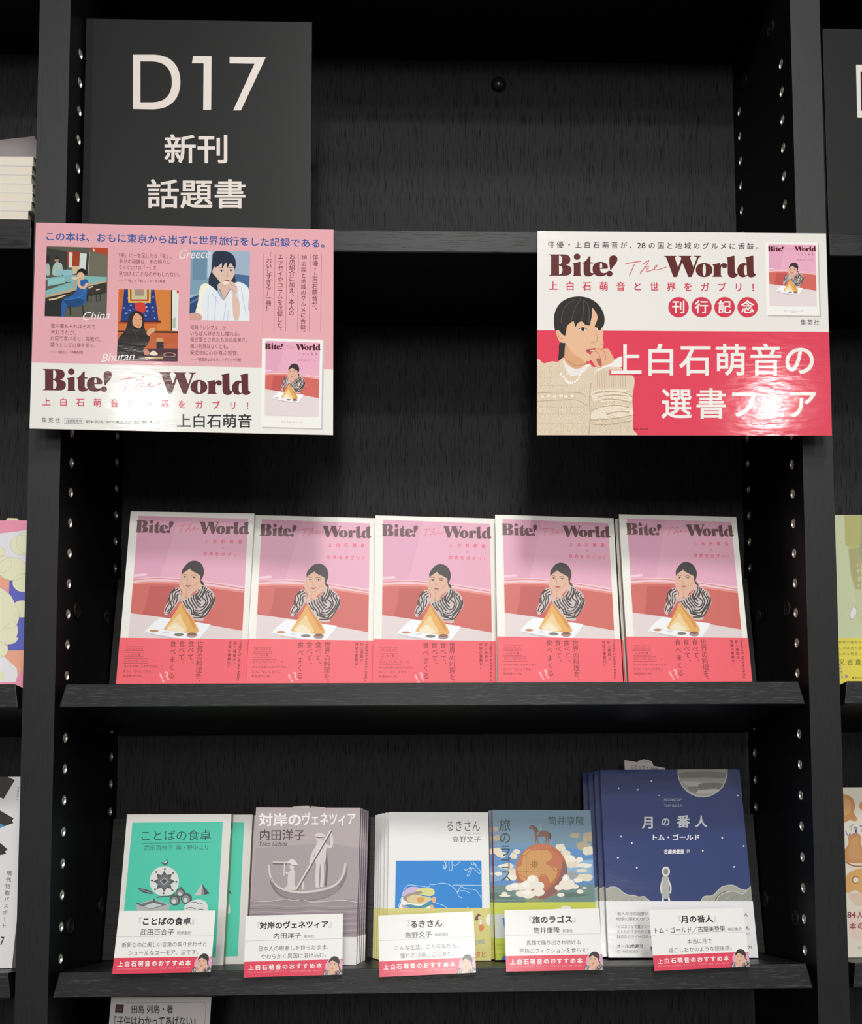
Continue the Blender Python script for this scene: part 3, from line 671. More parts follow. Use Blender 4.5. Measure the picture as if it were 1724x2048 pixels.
# --- white paperback with a blue picture
def blue_art(A):
    A.use(740, 1590, 5.25); W = '#bfe0f4'
    A.poly('#0b84d6', [(272, 690), (1170, 688), (1178, 1222), (262, 1222)], 1)
    A.fit('るきさん', 806, 272, 1155, 378, '#4a4a4c', 3); A.fit('MISS  RUKI', 996, 394, 1162, 412, '#9a9a9a', 3); A.fit('高野文子', 865, 430, 1163, 500, '#565658', 3)
    for P in ([(285, 1210), (330, 1080), (360, 990), (410, 945), (520, 955), (620, 965), (630, 930), (660, 942), (760, 925), (840, 945), (890, 985), (920, 1030), (930, 1060), (968, 1082)], [(920, 1020), (955, 962), (1000, 985), (1060, 990), (1110, 1000), (1150, 1050), (1170, 1085)],
              [(915, 1018), (960, 1005), (1010, 1010), (1050, 1035)], [(870, 945), (1172, 948)], [(690, 1135), (760, 1155), (800, 1180), (840, 1205)], [(985, 1208), (1035, 1175)],
              [(768, 730), (785, 770), (800, 700)], [(830, 692), (832, 780), (850, 795), (862, 775), (860, 692)], [(780, 695), (800, 740), (790, 780), (765, 760)], [(870, 730), (900, 740), (950, 695)],
              [(1060, 700), (1075, 735), (1100, 720), (1120, 745)], [(985, 770), (1010, 790), (1060, 758), (1020, 840), (1040, 848), (1075, 760)], [(1085, 765), (1120, 800), (1150, 825), (1160, 800), (1105, 740), (1085, 700)]):
        A.stroke(W, P, 6, 3, sm=True)
    A.sm('#cfb6dc', [(340, 1060), (370, 1000), (430, 965), (520, 975), (560, 1040), (450, 1080)], 3); A.sm('#f4f4f0', [(330, 1205), (325, 1130), (350, 1070), (480, 1120), (620, 1150), (640, 1208)], 3)
    A.sm('#dcdc92', [(490, 1010), (520, 980), (600, 975), (660, 985), (680, 1030), (640, 1060), (560, 1050)], 4); A.sm('#9c9478', [(345, 1080), (400, 1040), (520, 1010), (550, 1030), (480, 1060), (430, 1130), (370, 1110)], 5)
    A.sm('#e0cc98', [(395, 1075), (470, 1045), (540, 1060), (620, 1070), (650, 1100), (560, 1140), (460, 1140), (400, 1120)], 6); A.sm('#d6a24c', [(500, 1080), (560, 1075), (570, 1105), (530, 1130), (495, 1110)], 7)
    A.sm('#3f8f9e', [(350, 1165), (420, 1150), (520, 1165), (620, 1130), (660, 1140), (560, 1190), (420, 1200)], 5); A.disc('#e8b48c', 672, 1100, 22, 34, 4); A.disc('#e8b48c', 650, 1180, 20, 28, 4); A.sm('#b6a4c8', [(330, 1150), (380, 1170), (420, 1190), (350, 1185)], 6)
def blue_band(A):
    A.use(740, 1590, 5.25)
    A.disc('#f4f4ea', 1248, 1310, 34, 60, 2); A.sm('#6e5040', [(1100, 1300), (1130, 1250), (1155, 1252), (1160, 1280), (1125, 1318)], 2); A.disc('#ecd2b4', 1150, 1290, 16, 20, 3)
    A.sm('#f2f0e6', [(1150, 1310), (1172, 1315), (1172, 1365), (1150, 1360)], 3); A.sm('#e0884e', [(1150, 1362), (1200, 1370), (1185, 1425), (1150, 1430)], 3)
    A.stroke('#e8c8a4', [(1150, 1330), (1115, 1365), (1105, 1385)], 8, 3); A.stroke('#e8c8a4', [(1170, 1330), (1215, 1360), (1180, 1385)], 8, 3); A.stroke('#e8c8a4', [(1158, 1425), (1130, 1465), (1105, 1485)], 11, 3); A.stroke('#e8c8a4', [(1182, 1420), (1200, 1450), (1220, 1465)], 11, 3)
    A.fit('る時間。', 1102, 1524, 1212, 1578, '#5b90b8', 3, dy=-14); A.fit('タヒ', 1108, 1640, 1216, 1712, '#d4592e', 3, .01, dy=-4)
tr = .0088; MR = pose(.0025, .0700, 14.0, 3.3, .1, -.4255, tr)
white = make_book('paperback_book', MR, .1045, .149, tr, '#efefed', 1, '#dcd48c', blue_art, .0515, '#ddd583', blue_band, spine_art=teal_spine)
tag(white, 'white paperback with a bright blue picture and pale yellow band, front copy', 'book', 'white paperbacks with blue picture')
for k in range(1, 6):
    o = dup(white, behind(MR, (tr + .0006) * k, -.0042 * k if k < 3 else -.0084 - .0028 * (k - 2)))
    tag(o, 'white paperback with yellow band fanned to the left, %s copy back' % ORD[k], 'book', 'white paperbacks with blue picture')

# --- sky-and-globe paperback
def sky_art(A):
    A.use(980, 1620, 7.836); K = '#33444e'; CR_ = '#e6dcc4'; C2 = '#f3ecdc'; TN = '#b3a48c'
    A.rect('#7391a3', 0, 0, 1700, 520, 1); A.rect('#6e93b2', 0, 520, 1700, 620, 1); A.poly('#5b8fc4', [(0, 600), (1700, 600), (1700, 1180), (0, 1180)], 2); A.poly('#82a9cc', [(60, 880), (400, 860), (430, 1080), (60, 1120)], 3)
    A.poly('#8fb4d6', [(1200, 800), (1610, 780), (1610, 1100), (1210, 1120)], 3)
    A.poly('#6e8a86', [(0, 1180), (500, 1200), (1000, 1210), (1620, 1170), (1620, 1520), (0, 1520)], 3)
    for P in ([(60, 1290), (300, 1360), (560, 1400), (60, 1400)], [(900, 1300), (1300, 1290), (1610, 1330), (1200, 1380)], [(60, 1440), (500, 1420), (900, 1470), (60, 1490)]): A.poly('#5b7570', P, 4)
    A.poly('#8d9468', [(540, 1400), (800, 1390), (900, 1470), (600, 1490)], 5)
    cl = [((110, 640, 70, 50), CR_), ((180, 700, 80, 48), CR_), ((90, 300, 40, 40), TN), ((110, 440, 60, 45), TN), ((420, 650, 60, 36), CR_), ((370, 720, 60, 50), CR_), ((280, 880, 90, 50), CR_), ((200, 880, 70, 30), C2),
          ((350, 980, 80, 60), CR_), ((330, 1060, 90, 50), C2), ((130, 1000, 60, 30), C2), ((1330, 400, 80, 40), TN), ((1540, 420, 90, 80), TN), ((1460, 560, 110, 70), TN), ((1540, 640, 90, 70), CR_), ((1100, 590, 80, 60), CR_),
          ((1180, 700, 90, 80), CR_), ((1240, 790, 100, 90), C2), ((1300, 860, 110, 50), CR_), ((1480, 870, 120, 36), C2), ((1440, 950, 90, 28), CR_), ((1480, 1060, 130, 60), CR_), ((1380, 1100, 70, 36), C2), ((1290, 1020, 90, 60), '#a0a4a4'), ((1400, 780, 60, 40), C2)]
    for (x, y, a, b), c in cl: A.poly(c, [(x + a * (1 + .10 * math.sin(5 * q + x)) * math.cos(q), y + b * (1 + .14 * math.sin(4 * q + y)) * math.sin(q)) for q in [i * PI / 11 for i in range(22)]], 4)
    # globe
    A.disc('#bd6b4a', 807, 955, 405, 430, 6, 56); A.sm('#d29a5e', [(520, 680), (640, 600), (800, 570), (960, 640), (1040, 800), (1060, 960), (980, 1120), (830, 1180), (620, 1160), (470, 1060), (430, 900)], 7)
    A.sm('#8f5d56', [(1180, 820), (1212, 960), (1160, 1160), (1040, 1290), (880, 1380), (760, 1385), (900, 1250), (1040, 1120), (1110, 960), (1120, 820)], 7)
    for P in ([(640, 620), (560, 700), (500, 720), (490, 850), (430, 890)], [(860, 590), (930, 650), (990, 700), (960, 780), (880, 830), (960, 880), (1030, 960), (1080, 900)], [(750, 1080), (830, 1010), (900, 1060), (940, 1160)], [(440, 1000), (560, 1060), (600, 1100)], [(640, 600), (800, 620), (950, 600)]):
        A.stroke('#a3583a', P, 9, 8, sm=True)
    A.sm('#c4734e', [(880, 600), (1000, 650), (1110, 760), (1130, 900), (1060, 920), (980, 880), (890, 830), (980, 740), (940, 660)], 8); A.sm('#c4734e', [(470, 740), (520, 720), (490, 840), (430, 900), (420, 850)], 8); A.sm('#c4734e', [(760, 1090), (840, 1030), (920, 1090), (930, 1180), (840, 1190)], 8); A.sm('#c4734e', [(620, 600), (760, 545), (900, 560), (960, 600), (800, 615), (680, 640)], 8)
    A.stroke('#8c5a3c', [(425, 962), (700, 955), (1040, 950)], 6, 9); A.stroke('#9b6a48', [(800, 660), (806, 1000)], 3, 9); A.stroke('#9b6a48', [(575, 700), (572, 1100)], 3, 9)
    A.poly('#7c6138', [(695 + (26 if i % 2 else 78) * math.cos(i * PI / 8 - .05), 850 + (26 if i % 2 else 85) * math.sin(i * PI / 8 - .05)) for i in range(16)], 9); A.disc('#c99658', 695, 850, 28, 28, 10); A.disc('#7c6138', 695, 850, 12, 12, 11)
    # rider on a horse
    H = '#7a5748'; HD = '#55403c'
    A.sm(H, [(700, 400), (690, 330), (660, 300), (615, 305), (610, 290), (640, 245), (680, 240), (730, 280), (770, 330), (850, 320), (920, 345), (945, 380), (920, 420), (860, 410), (790, 415), (735, 410)], 9)
    for P in ([(715, 390), (722, 460), (705, 535)], [(742, 400), (742, 470), (752, 522)], [(870, 390), (882, 460), (868, 525)], [(915, 390), (910, 460), (925, 540)]): A.stroke(H, P, [26, 16, 13], 9)
    A.sm(HD, [(920, 350), (950, 370), (962, 420), (940, 465), (925, 430), (930, 390)], 10); A.stroke(HD, [(660, 245), (720, 290), (740, 340)], 14, 10, sm=True)
    A.sm('#8fa0a4', [(775, 330), (780, 260), (790, 220), (805, 235), (815, 280), (810, 310), (760, 360), (750, 400), (738, 395), (745, 355)], 11); A.disc('#a8a49c', 792, 228, 12, 16, 12)
    # clouds in front of the globe
    for x, y, a, b in ((670, 1100, 90, 80), (600, 1180, 110, 80), (760, 1190, 90, 70), (500, 1200, 100, 60), (400, 1200, 90, 60), (310, 1220, 65, 50), (480, 1310, 80, 50), (600, 1320, 110, 66), (760, 1290, 95, 62), (1190, 1090, 60, 80), (1160, 1160, 80, 60), (1250, 1150, 75, 60), (1080, 1215, 65, 45), (1200, 1210, 100, 45), (1330, 1200, 60, 34), (225, 1320, 50, 36), (230, 1345, 90, 18), (1410, 1280, 55, 34), (1480, 1220, 40, 14), (1110, 1330, 60, 30), (1190, 1500, 60, 40), (1170, 1540, 160, 36)):
        A.disc('#f0e8da', x, y, a, b, 12, 20)
    for x, y, a, b in ((650, 1080, 60, 50), (560, 1170, 70, 40), (1180, 1070, 40, 48), (580, 1290, 80, 36), (380, 1190, 60, 32)): A.disc('#faf5ea', x, y, a, b, 13, 18)
    A.chars('旅のラゴス', 232, 235, 248, 1030, 205, K, 14, .004, asp=.93)
    A.fit('筒井康隆', 905, 98, 1478, 232, '#42525a', 14)
def sky_band(A):
    A.use(980, 1620, 7.836)
    A.rect('#b9c53c', 0, 1700, 1900, 2500, 1); A.sm('#c9cfc8', [(60, 1700), (120, 1620), (220, 1640), (300, 1760), (300, 1980), (60, 1990)], 2)
    A.rect('#a9b83a', 0, 2090, 1900, 2130, 2); A.rect('#c6cf52', 0, 2200, 1900, 2240, 2)
    A.poly('#3a7fc4', [(190, 1690), (300, 1700), (300, 1900), (240, 1900)], 3); A.poly('#3a86cc', smooth([(170, 2340), (260, 2250), (330, 2120), (330, 2340)], True), 3); A.disc('#f0ece0', 1190, 1560, 90, 60, 2); A.disc('#f0ece0', 1120, 1575, 130, 36, 2)
tl = .0105; ML = pose(.1116, .0700, 15.5, 3.2, .0, -.4255, tl)
sky = make_book('paperback_book', ML, .1048, .1507, tl, '#7391a3', 1, '#b02c30', sky_art, .0560, '#c9d14e', sky_band)
tag(sky, 'paperback with a horse rider on a brown globe in clouds, front copy', 'book', 'globe-and-sky paperbacks')
for k in range(1, 5):
    o = dup(sky, behind(ML, (tl + .0006) * k, -.0034 if k < 3 else -.0045))
    tag(o, 'globe-and-sky paperback, %s copy back, partly hidden behind the front one' % ORD[k], 'book', 'globe-and-sky paperbacks')

# --- tall navy comic
def navy_art(A):
    A.use(970, 1500, 3.0246); G = '#a9aaa0'; GD = '#7f8178'; GL = '#c9cac0'
    A.disc('#a9a79c', 1316, 128, 152, 158, 1, 48); A.stroke('#d0cfc6', ell(1316, 128, 149, 155, 40, .05, PI - .05), 6, 3)
    for P, c in (([(1170, 140), (1300, 130), (1460, 138), (1440, 170), (1330, 165), (1200, 172)], '#86857c'), ([(1195, 190), (1290, 195), (1330, 215), (1260, 222), (1215, 210)], '#c3c1b6'), ([(1300, 205), (1420, 200), (1445, 225), (1390, 245), (1300, 240)], '#807f76'), ([(1290, 245), (1390, 235), (1420, 245), (1340, 262), (1280, 262)], '#c3c1b6'), ([(1225, 225), (1290, 225), (1275, 260), (1245, 250)], '#86857c')):
        A.sm(c, P, 2)
    for i, (x, y) in enumerate([(1007, 188), (808, 231), (924, 240), (1053, 275), (1528, 275), (823, 523), (888, 563), (804, 652), (918, 712), (1317, 609), (1435, 531), (1565, 581), (1507, 707)]): A.disc('#eef0f6', x, y, 3.4 if i == 3 else 5.2, None, 2, 12)
    A.fit('MOONCOP', 1083, 293, 1188, 309, '#a8a8b4', 2, .01); A.fit('TOM GAULD', 1083, 328, 1193, 344, '#a8a8b4', 2, .01)
    for ch, x, y, s in (('月', 988, 438, 78), ('の', 1092, 434, 56), ('番', 1200, 432, 80), ('人', 1308, 432, 74)): A.chars(ch, x, y, x, y, s, '#d6d8de', 2, .022)
    A.fit('トム・ゴールド', 1015, 508, 1298, 545, '#f2f2f2', 2, .03); A.fit('古屋美登里', 1083, 600, 1205, 627, '#f2f2f2', 2, .03); A.fit('訳', 1220, 600, 1240, 622, '#f2f2f2', 2)
    A.poly(GD, smooth([(700, 918), (860, 915), (1000, 922), (1100, 915), (1250, 922), (1400, 915), (1640, 925), (1640, 1000), (700, 1000)], True, 3), 1)
    A.poly(G, [(700, 1000), (700, 848), (722, 848), (760, 830), (800, 834), (832, 862), (862, 878), (900, 882), (930, 890), (962, 888), (985, 905), (1008, 922), (1000, 930), (720, 930)], 2); A.stroke(GL, [(700, 850), (722, 846), (760, 829), (800, 833), (832, 860), (862, 876), (900, 880), (930, 889), (962, 887), (985, 904), (1006, 920)], 5, 3, sm=True)
    A.poly(G, [(1300, 924), (1325, 888), (1375, 882), (1410, 850), (1440, 826), (1500, 818), (1545, 842), (1590, 850), (1625, 815), (1650, 940), (1302, 940)], 2); A.stroke(GL, [(1302, 922), (1325, 887), (1375, 881), (1410, 849), (1440, 825), (1500, 818), (1545, 841), (1585, 850)], 5, 3, sm=True)
    A.poly('#989a90', [(1385, 945), (1415, 885), (1460, 862), (1510, 855), (1560, 872), (1600, 832), (1650, 815), (1650, 960)], 3); A.stroke(GL, [(1387, 943), (1415, 884), (1460, 862), (1510, 855), (1560, 871), (1600, 832), (1640, 816)], 5, 4, sm=True); A.stroke('#4c4e4c', [(1380, 946), (1408, 884), (1455, 856)], 4, 4, sm=True)
    random.seed(11)
    for i in range(260):
        x = random.choice([random.uniform(725, 960), random.uniform(1340, 1630)]); y = random.uniform(885, 935); a = random.uniform(0, PI); A.stroke('#70726a' if i % 2 else '#c0c2b6', [(x, y), (x + 9 * math.cos(a), y + 9 * math.sin(a))], 1.4, 5)
    # plain small figure in a pale suit, standing
    Wt = '#dcded8'
    A.stroke(Wt, [(1076, 880), (1075, 955)], 12, 3); A.stroke(Wt, [(1108, 880), (1124, 955)], 12, 3); A.sm('#b4b6ac', [(1068, 782), (1092, 762), (1112, 775), (1116, 830), (1112, 890), (1070, 890)], 4); A.stroke(Wt, [(1108, 785), (1124, 830), (1120, 868)], 9, 5, sm=True)
    A.stroke(Wt, [(1074, 785), (1064, 830), (1068, 868)], 9, 5, sm=True); A.disc(Wt, 1094, 735, 25, 30, 5); A.disc('#8a8c84', 1094, 736, 14, 19, 6)
def navy_band(A):
    A.use(970, 1500, 3.0246); k = '#8b8890'; d = '#4c4a50'
    for s, x0, y0, x1, y1 in (('「無人の月の寂寥が', 791, 978, 990, 1001), ('地球の賑わいがウ', 792, 1010, 993, 1034), ('「ミニカフェで買うコー', 795, 1057, 999, 1080), ('主人公のささやかな暮', 797, 1088, 1003, 1110), ('駄目なセラピーロボッ', 798, 1118, 1006, 1142)):
        A.fit(s, x0, y0, x1, y1, k, 2, .012)
    A.fit('オール2色刷り', 798, 1175, 955, 1197, d, 2, .02); A.fit('AKISHOBO', 828, 1212, 926, 1226, k, 2, .012); A.stroke(k, ell(809, 1219, 10, 10, 16), 2, 2, closed=True); A.fit('A', 804, 1212, 814, 1224, k, 2)
    A.fit('さん', 1545, 983, 1592, 1007, d, 2, .02); A.fit('さん', 1552, 1064, 1600, 1088, d, 2, .02); A.fit('か!', 1585, 1180, 1612, 1203, d, 2, .02); A.fit('（本訳）', 1572, 1104, 1606, 1117, k, 2); A.fit('不', 998, 1190, 1016, 1222, d, 2, .02)
def navy_spine(A, w_, h_, t_):
    """white spine lettering, reading downwards"""
    x = -w_ / 2 - .00003; m = ink('#cdd0d8')
    def put(ch, zc, s):
        V, F, bb = glyphs(ch, .015)
        for f in F: A.mb.face([(x, t_ / 2 - (V[i][0] - .5) * s, zc + (V[i][1] - .38) * s) for i in f], m)
    for i, ch in enumerate('月の番人'): put(ch, h_ - .030 - i * .0105, .0062)
    for i, ch in enumerate('トムゴルド'): put(ch, h_ - .078 - i * .0072, .0045)
    for i, ch in enumerate('古屋美登里'): put(ch, h_ - .118 - i * .0052, .004)
tn = .0110; MN = pose(.2488, .0680, 16.6, -3.5, .9, -.4255, tn)
navy_mk = lambda c: ink(c, rough=.13, wavy=.045, wscale=.7, spec=.5)
navy = make_book('comic_book', MN, .1492, .1937, tn, '#2b3b72', -1, '#141c3c', navy_art, .0556, '#eeeeee', navy_band, mk=navy_mk, spine_art=navy_spine)
tag(navy, 'tall glossy navy comic with a moon and grey hills, front copy', 'book', 'navy comics')
for k in range(1, 4):
    o = dup(navy, behind(MN, (tn + .0008) * k, -.0046 * k))
    tag(o, 'glossy navy comic with white spine lettering fanned left, %s copy back' % ORD[k], 'book', 'navy comics')

# ------------------------------------------------------------------ stiff printed sheets: posters, cards, slips
def sheet(name, pts, thick, mat, curve=None, cuts=0, edge=None, px=None, back=None):
    """a thin board through four world corners TL,TR,BR,BL. Returns (root object, Art over it)"""
    P = [Vector(p) for p in pts]; org = (P[2] + P[3]) / 2
    n = (P[1] - P[0]).cross(P[3] - P[0]).normalized()
    if not curve: P[2].y -= (P[2] - P[0]).dot(n) / n.y            # keep a flat board flat
    if n.y > 0: n = -n
    Q = [p - org for p in P]; cv = curve or (lambda v: 0)
    def surf(u, v, lv): return (Q[0] * (1 - u) + Q[1] * u) * (1 - v) + (Q[3] * (1 - u) + Q[2] * u) * v + n * (lv * LV + cv(v))
    mb = MB(); N = max(cuts, 1)
    f = lambda u, v, k: surf(u, v, 0) - n * k
    me = edge or mat
    for i in range(N):
        a, b = i / N, (i + 1) / N
        mb.face([f(0, a, 0), f(0, b, 0), f(1, b, 0), f(1, a, 0)], mat); mb.face([f(1, a, thick), f(1, b, thick), f(0, b, thick), f(0, a, thick)], back or mat)
        mb.face([f(0, a, thick), f(0, b, thick), f(0, b, 0), f(0, a, 0)], me); mb.face([f(1, a, 0), f(1, b, 0), f(1, b, thick), f(1, a, thick)], me)
    mb.face([f(0, 0, thick), f(0, 0, 0), f(1, 0, 0), f(1, 0, thick)], me); mb.face([f(0, 1, 0), f(0, 1, thick), f(1, 1, thick), f(1, 1, 0)], me)
    root = empty(name, loc=org); mb.build('board', root)
    to = homography(px, [(0, 0), (1, 0), (1, 1), (0, 1)]) if px else (lambda x, y: (x, y))
    A = Art(to, surf, clip=(0, 0, 1, 1), cuts=[i / N for i in range(1, N)] if cuts else None)
    return root, A
def sub(A, mat=None):
    B = Art(A.to, A.surf, mat or A.mk, A.clip, A.cuts); B.use(A.ox, A.oy, A.sc); return B
gloss = lambda c: ink(c, rough=.10, wavy=.034, spec=.28, wscale=1.7)
bend = None
def z(p): return (p[0], p[1], p[2] + FZ)

def mini_cover(A, quad, lv):
    """small picture of the pink paperback; quad: its corners in the current tracing"""
    H = homography([(250, 92), (1388, 130), (1422, 1810), (220, 1796)], quad)
    s = sum(math.dist(quad[i], quad[(i + 1) % 4]) for i in range(4)) / 5640
    old = (A.P); A2 = Art(A.to, A.surf, A.mk, A.clip, A.cuts); A2.mb = A.mb; base = A.use
    P0 = lambda x, y: (lambda q: A.to(q[0] / A.sc + A.ox, q[1] / A.sc + A.oy))(H(x, y))
    class M2(Art): pass
    A3 = M2(A.to, A.surf, A.mk, A.clip, A.cuts); A3.mb = A.mb
    A3.P = lambda x, y: P0(*(A3.xf(x, y) if A3.xf else (x, y)))
    A3.poly('#f1efe9', [(250, 92), (1388, 130), (1422, 1810), (220, 1796)], lv)
    cover_scene(A3, lv + 1, full=True); cover_titles(A3, lv + 8, '#58222c', '#c77f96', '#c86f8c')
    A3.chars('Mone Kamishiraishi', 640, 1690, 1060, 1694, 28, '#3a3538', lv + 3, asp=1.1); A3.stroke('#9a9490', [(790, 1738), (900, 1740)], 7, lv + 3)
def shadowless_frame(A, c, quad, wd, lv): A.stroke(c, quad, wd, lv, closed=True)

# --- pink poster on the left
root, A = sheet('poster', [z(p) for p in ((-0.3856, -0.0030, 0.2874), (-0.0987, -0.0030, 0.2831), (-0.0962, -0.0232, 0.0736), (-0.3784, -0.0232, 0.0788))], .0011, gloss('#e9e7e0'), bend, 22, px=[(72, 445), (667, 459), (666, 870), (59, 857)], back=ink('#dddbd6'))
tag(root, 'glossy pink and white poster with three photographs, hung over the left upright', 'poster')
A.mk = gloss; A.use(40, 430, 2.6523)
A.poly('#e3a9b0', [(60, 30), (1700, 60), (1700, 823), (50, 786)], 1); A.build('pink_field', root)
B = sub(A)
def photo(name, draw, box=None):
    Bp = sub(A)
    if box: q = [A.P(*c) for c in box]; Bp.clip = (min(q[0][0], q[3][0]), min(q[0][1], q[1][1]), max(q[1][0], q[2][0]), max(q[2][1], q[3][1]))
    draw(Bp); o = Bp.build(name, root); return o
def ph_china(B):
    B.use(80, 480, 7.88)
    B.poly('#5b5a50', [(105, 100), (1068, 130), (1045, 1245), (70, 1215)], 2)
    B.poly('#6f6c5c', [(780, 190), (1066, 240), (1055, 600), (750, 600)], 3); B.poly('#3c3d39', [(105, 130), (430, 190), (430, 480), (95, 560)], 3); B.poly('#b3482f', [(800, 115), (1068, 132), (1062, 245), (900, 205), (790, 180)], 3); B.poly('#e8dfd4', [(835, 185), (845, 130), (860, 190)], 4)
    B.poly('#9d4028', [(425, 180), (620, 195), (615, 420), (430, 410)], 3); B.poly('#d9d5cf', [(455, 198), (512, 200), (500, 440), (452, 440)], 4); B.poly('#cfd8d2', [(630, 215), (735, 222), (712, 480), (612, 470)], 4)
    B.poly('#393734', [(735, 200), (785, 205), (750, 560), (715, 560)], 5); B.stroke('#b9c4b8', [(780, 200), (750, 560)], 8, 6)
    B.poly('#cdb78d', [(500, 420), (620, 420), (600, 520), (500, 560)], 3)
    B.sm('#a9bdb4', [(205, 420), (260, 360), (330, 375), (355, 450), (350, 560), (200, 560)], 5); B.disc('#b48e78', 262, 320, 32, 40, 5); B.sm('#2d2a2a', [(230, 290), (260, 260), (305, 285), (300, 310), (240, 310)], 6); B.sm('#a9bdb4', [(100, 400), (140, 390), (160, 540), (100, 560)], 5); B.sm('#33262c', [(100, 250), (150, 255), (150, 340), (100, 350)], 4)
    for x in (300, 405, 470): B.poly('#8fb9c4', [(x - 55, 480), (x + 50, 475), (x + 40, 570), (x - 40, 575)], 7)
    B.poly('#7fb3b4', [(90, 610), (500, 560), (1050, 595), (1048, 650), (700, 720), (480, 790), (85, 905), (85, 810), (400, 700), (500, 680), (90, 640)], 6)
    B.poly('#8ac3c0', [(120, 640), (380, 600), (390, 690), (120, 740)], 7); B.poly('#b7a88c', [(86, 885), (480, 785), (700, 715), (1048, 645), (1048, 675), (700, 755), (480, 830), (84, 925)], 8); B.poly('#38332e', [(84, 925), (480, 830), (700, 755), (1046, 678), (1043, 860), (70, 1210)], 7)
    B.poly('#2a2a2b', [(75, 1000), (360, 900), (370, 1215), (70, 1212)], 8); B.stroke('#d9c49a', [(140, 955), (260, 935), (400, 880)], 24, 9, sm=True); B.poly('#5d5c52', [(760, 900), (1040, 850), (1036, 1100), (760, 1160)], 8)
    for x in (740, 880): B.stroke('#20201f', [(x, 860), (x + 60, 850), (x + 65, 970), (x + 5, 980)], 12, 9, closed=True)
    B.stroke('#d9bfa0', [(880, 800), (940, 785)], 18, 9); B.stroke('#d9bfa0', [(760, 770), (835, 742)], 22, 9)
    B.sm('#2c5f9e', [(640, 650), (720, 628), (760, 670), (740, 800), (730, 920), (690, 1030), (560, 1060), (430, 1060), (380, 1215), (340, 1215), (350, 960), (470, 900), (560, 830), (590, 720)], 10)
    B.sm('#1e4878', [(360, 950), (520, 930), (680, 960), (640, 1050), (470, 1060)], 11); B.stroke('#3a76b8', [(700, 700), (690, 850), (560, 930), (380, 950)], 16, 12, sm=True)
    B.stroke('#dab294', [(610, 640), (620, 740), (700, 760), (740, 690)], 42, 12, sm=True); B.stroke('#c49a7c', [(560, 640), (530, 760)], 30, 11); B.disc('#e0b498', 640, 580, 58, 62, 12)
    B.sm('#1f1c1e', [(580, 530), (600, 480), (660, 458), (715, 480), (738, 530), (720, 560), (680, 540), (640, 500)], 13); B.stroke('#8c4a3c', [(615, 610), (650, 612)], 8, 13); B.stroke('#1e1d1e', [(470, 1060), (475, 1200)], 14, 10); B.stroke('#1e1d1e', [(670, 1040), (680, 1220)], 14, 10)
    B.sm('#d8cbb0', [(490, 600), (560, 590), (600, 610), (560, 640), (500, 620)], 13)
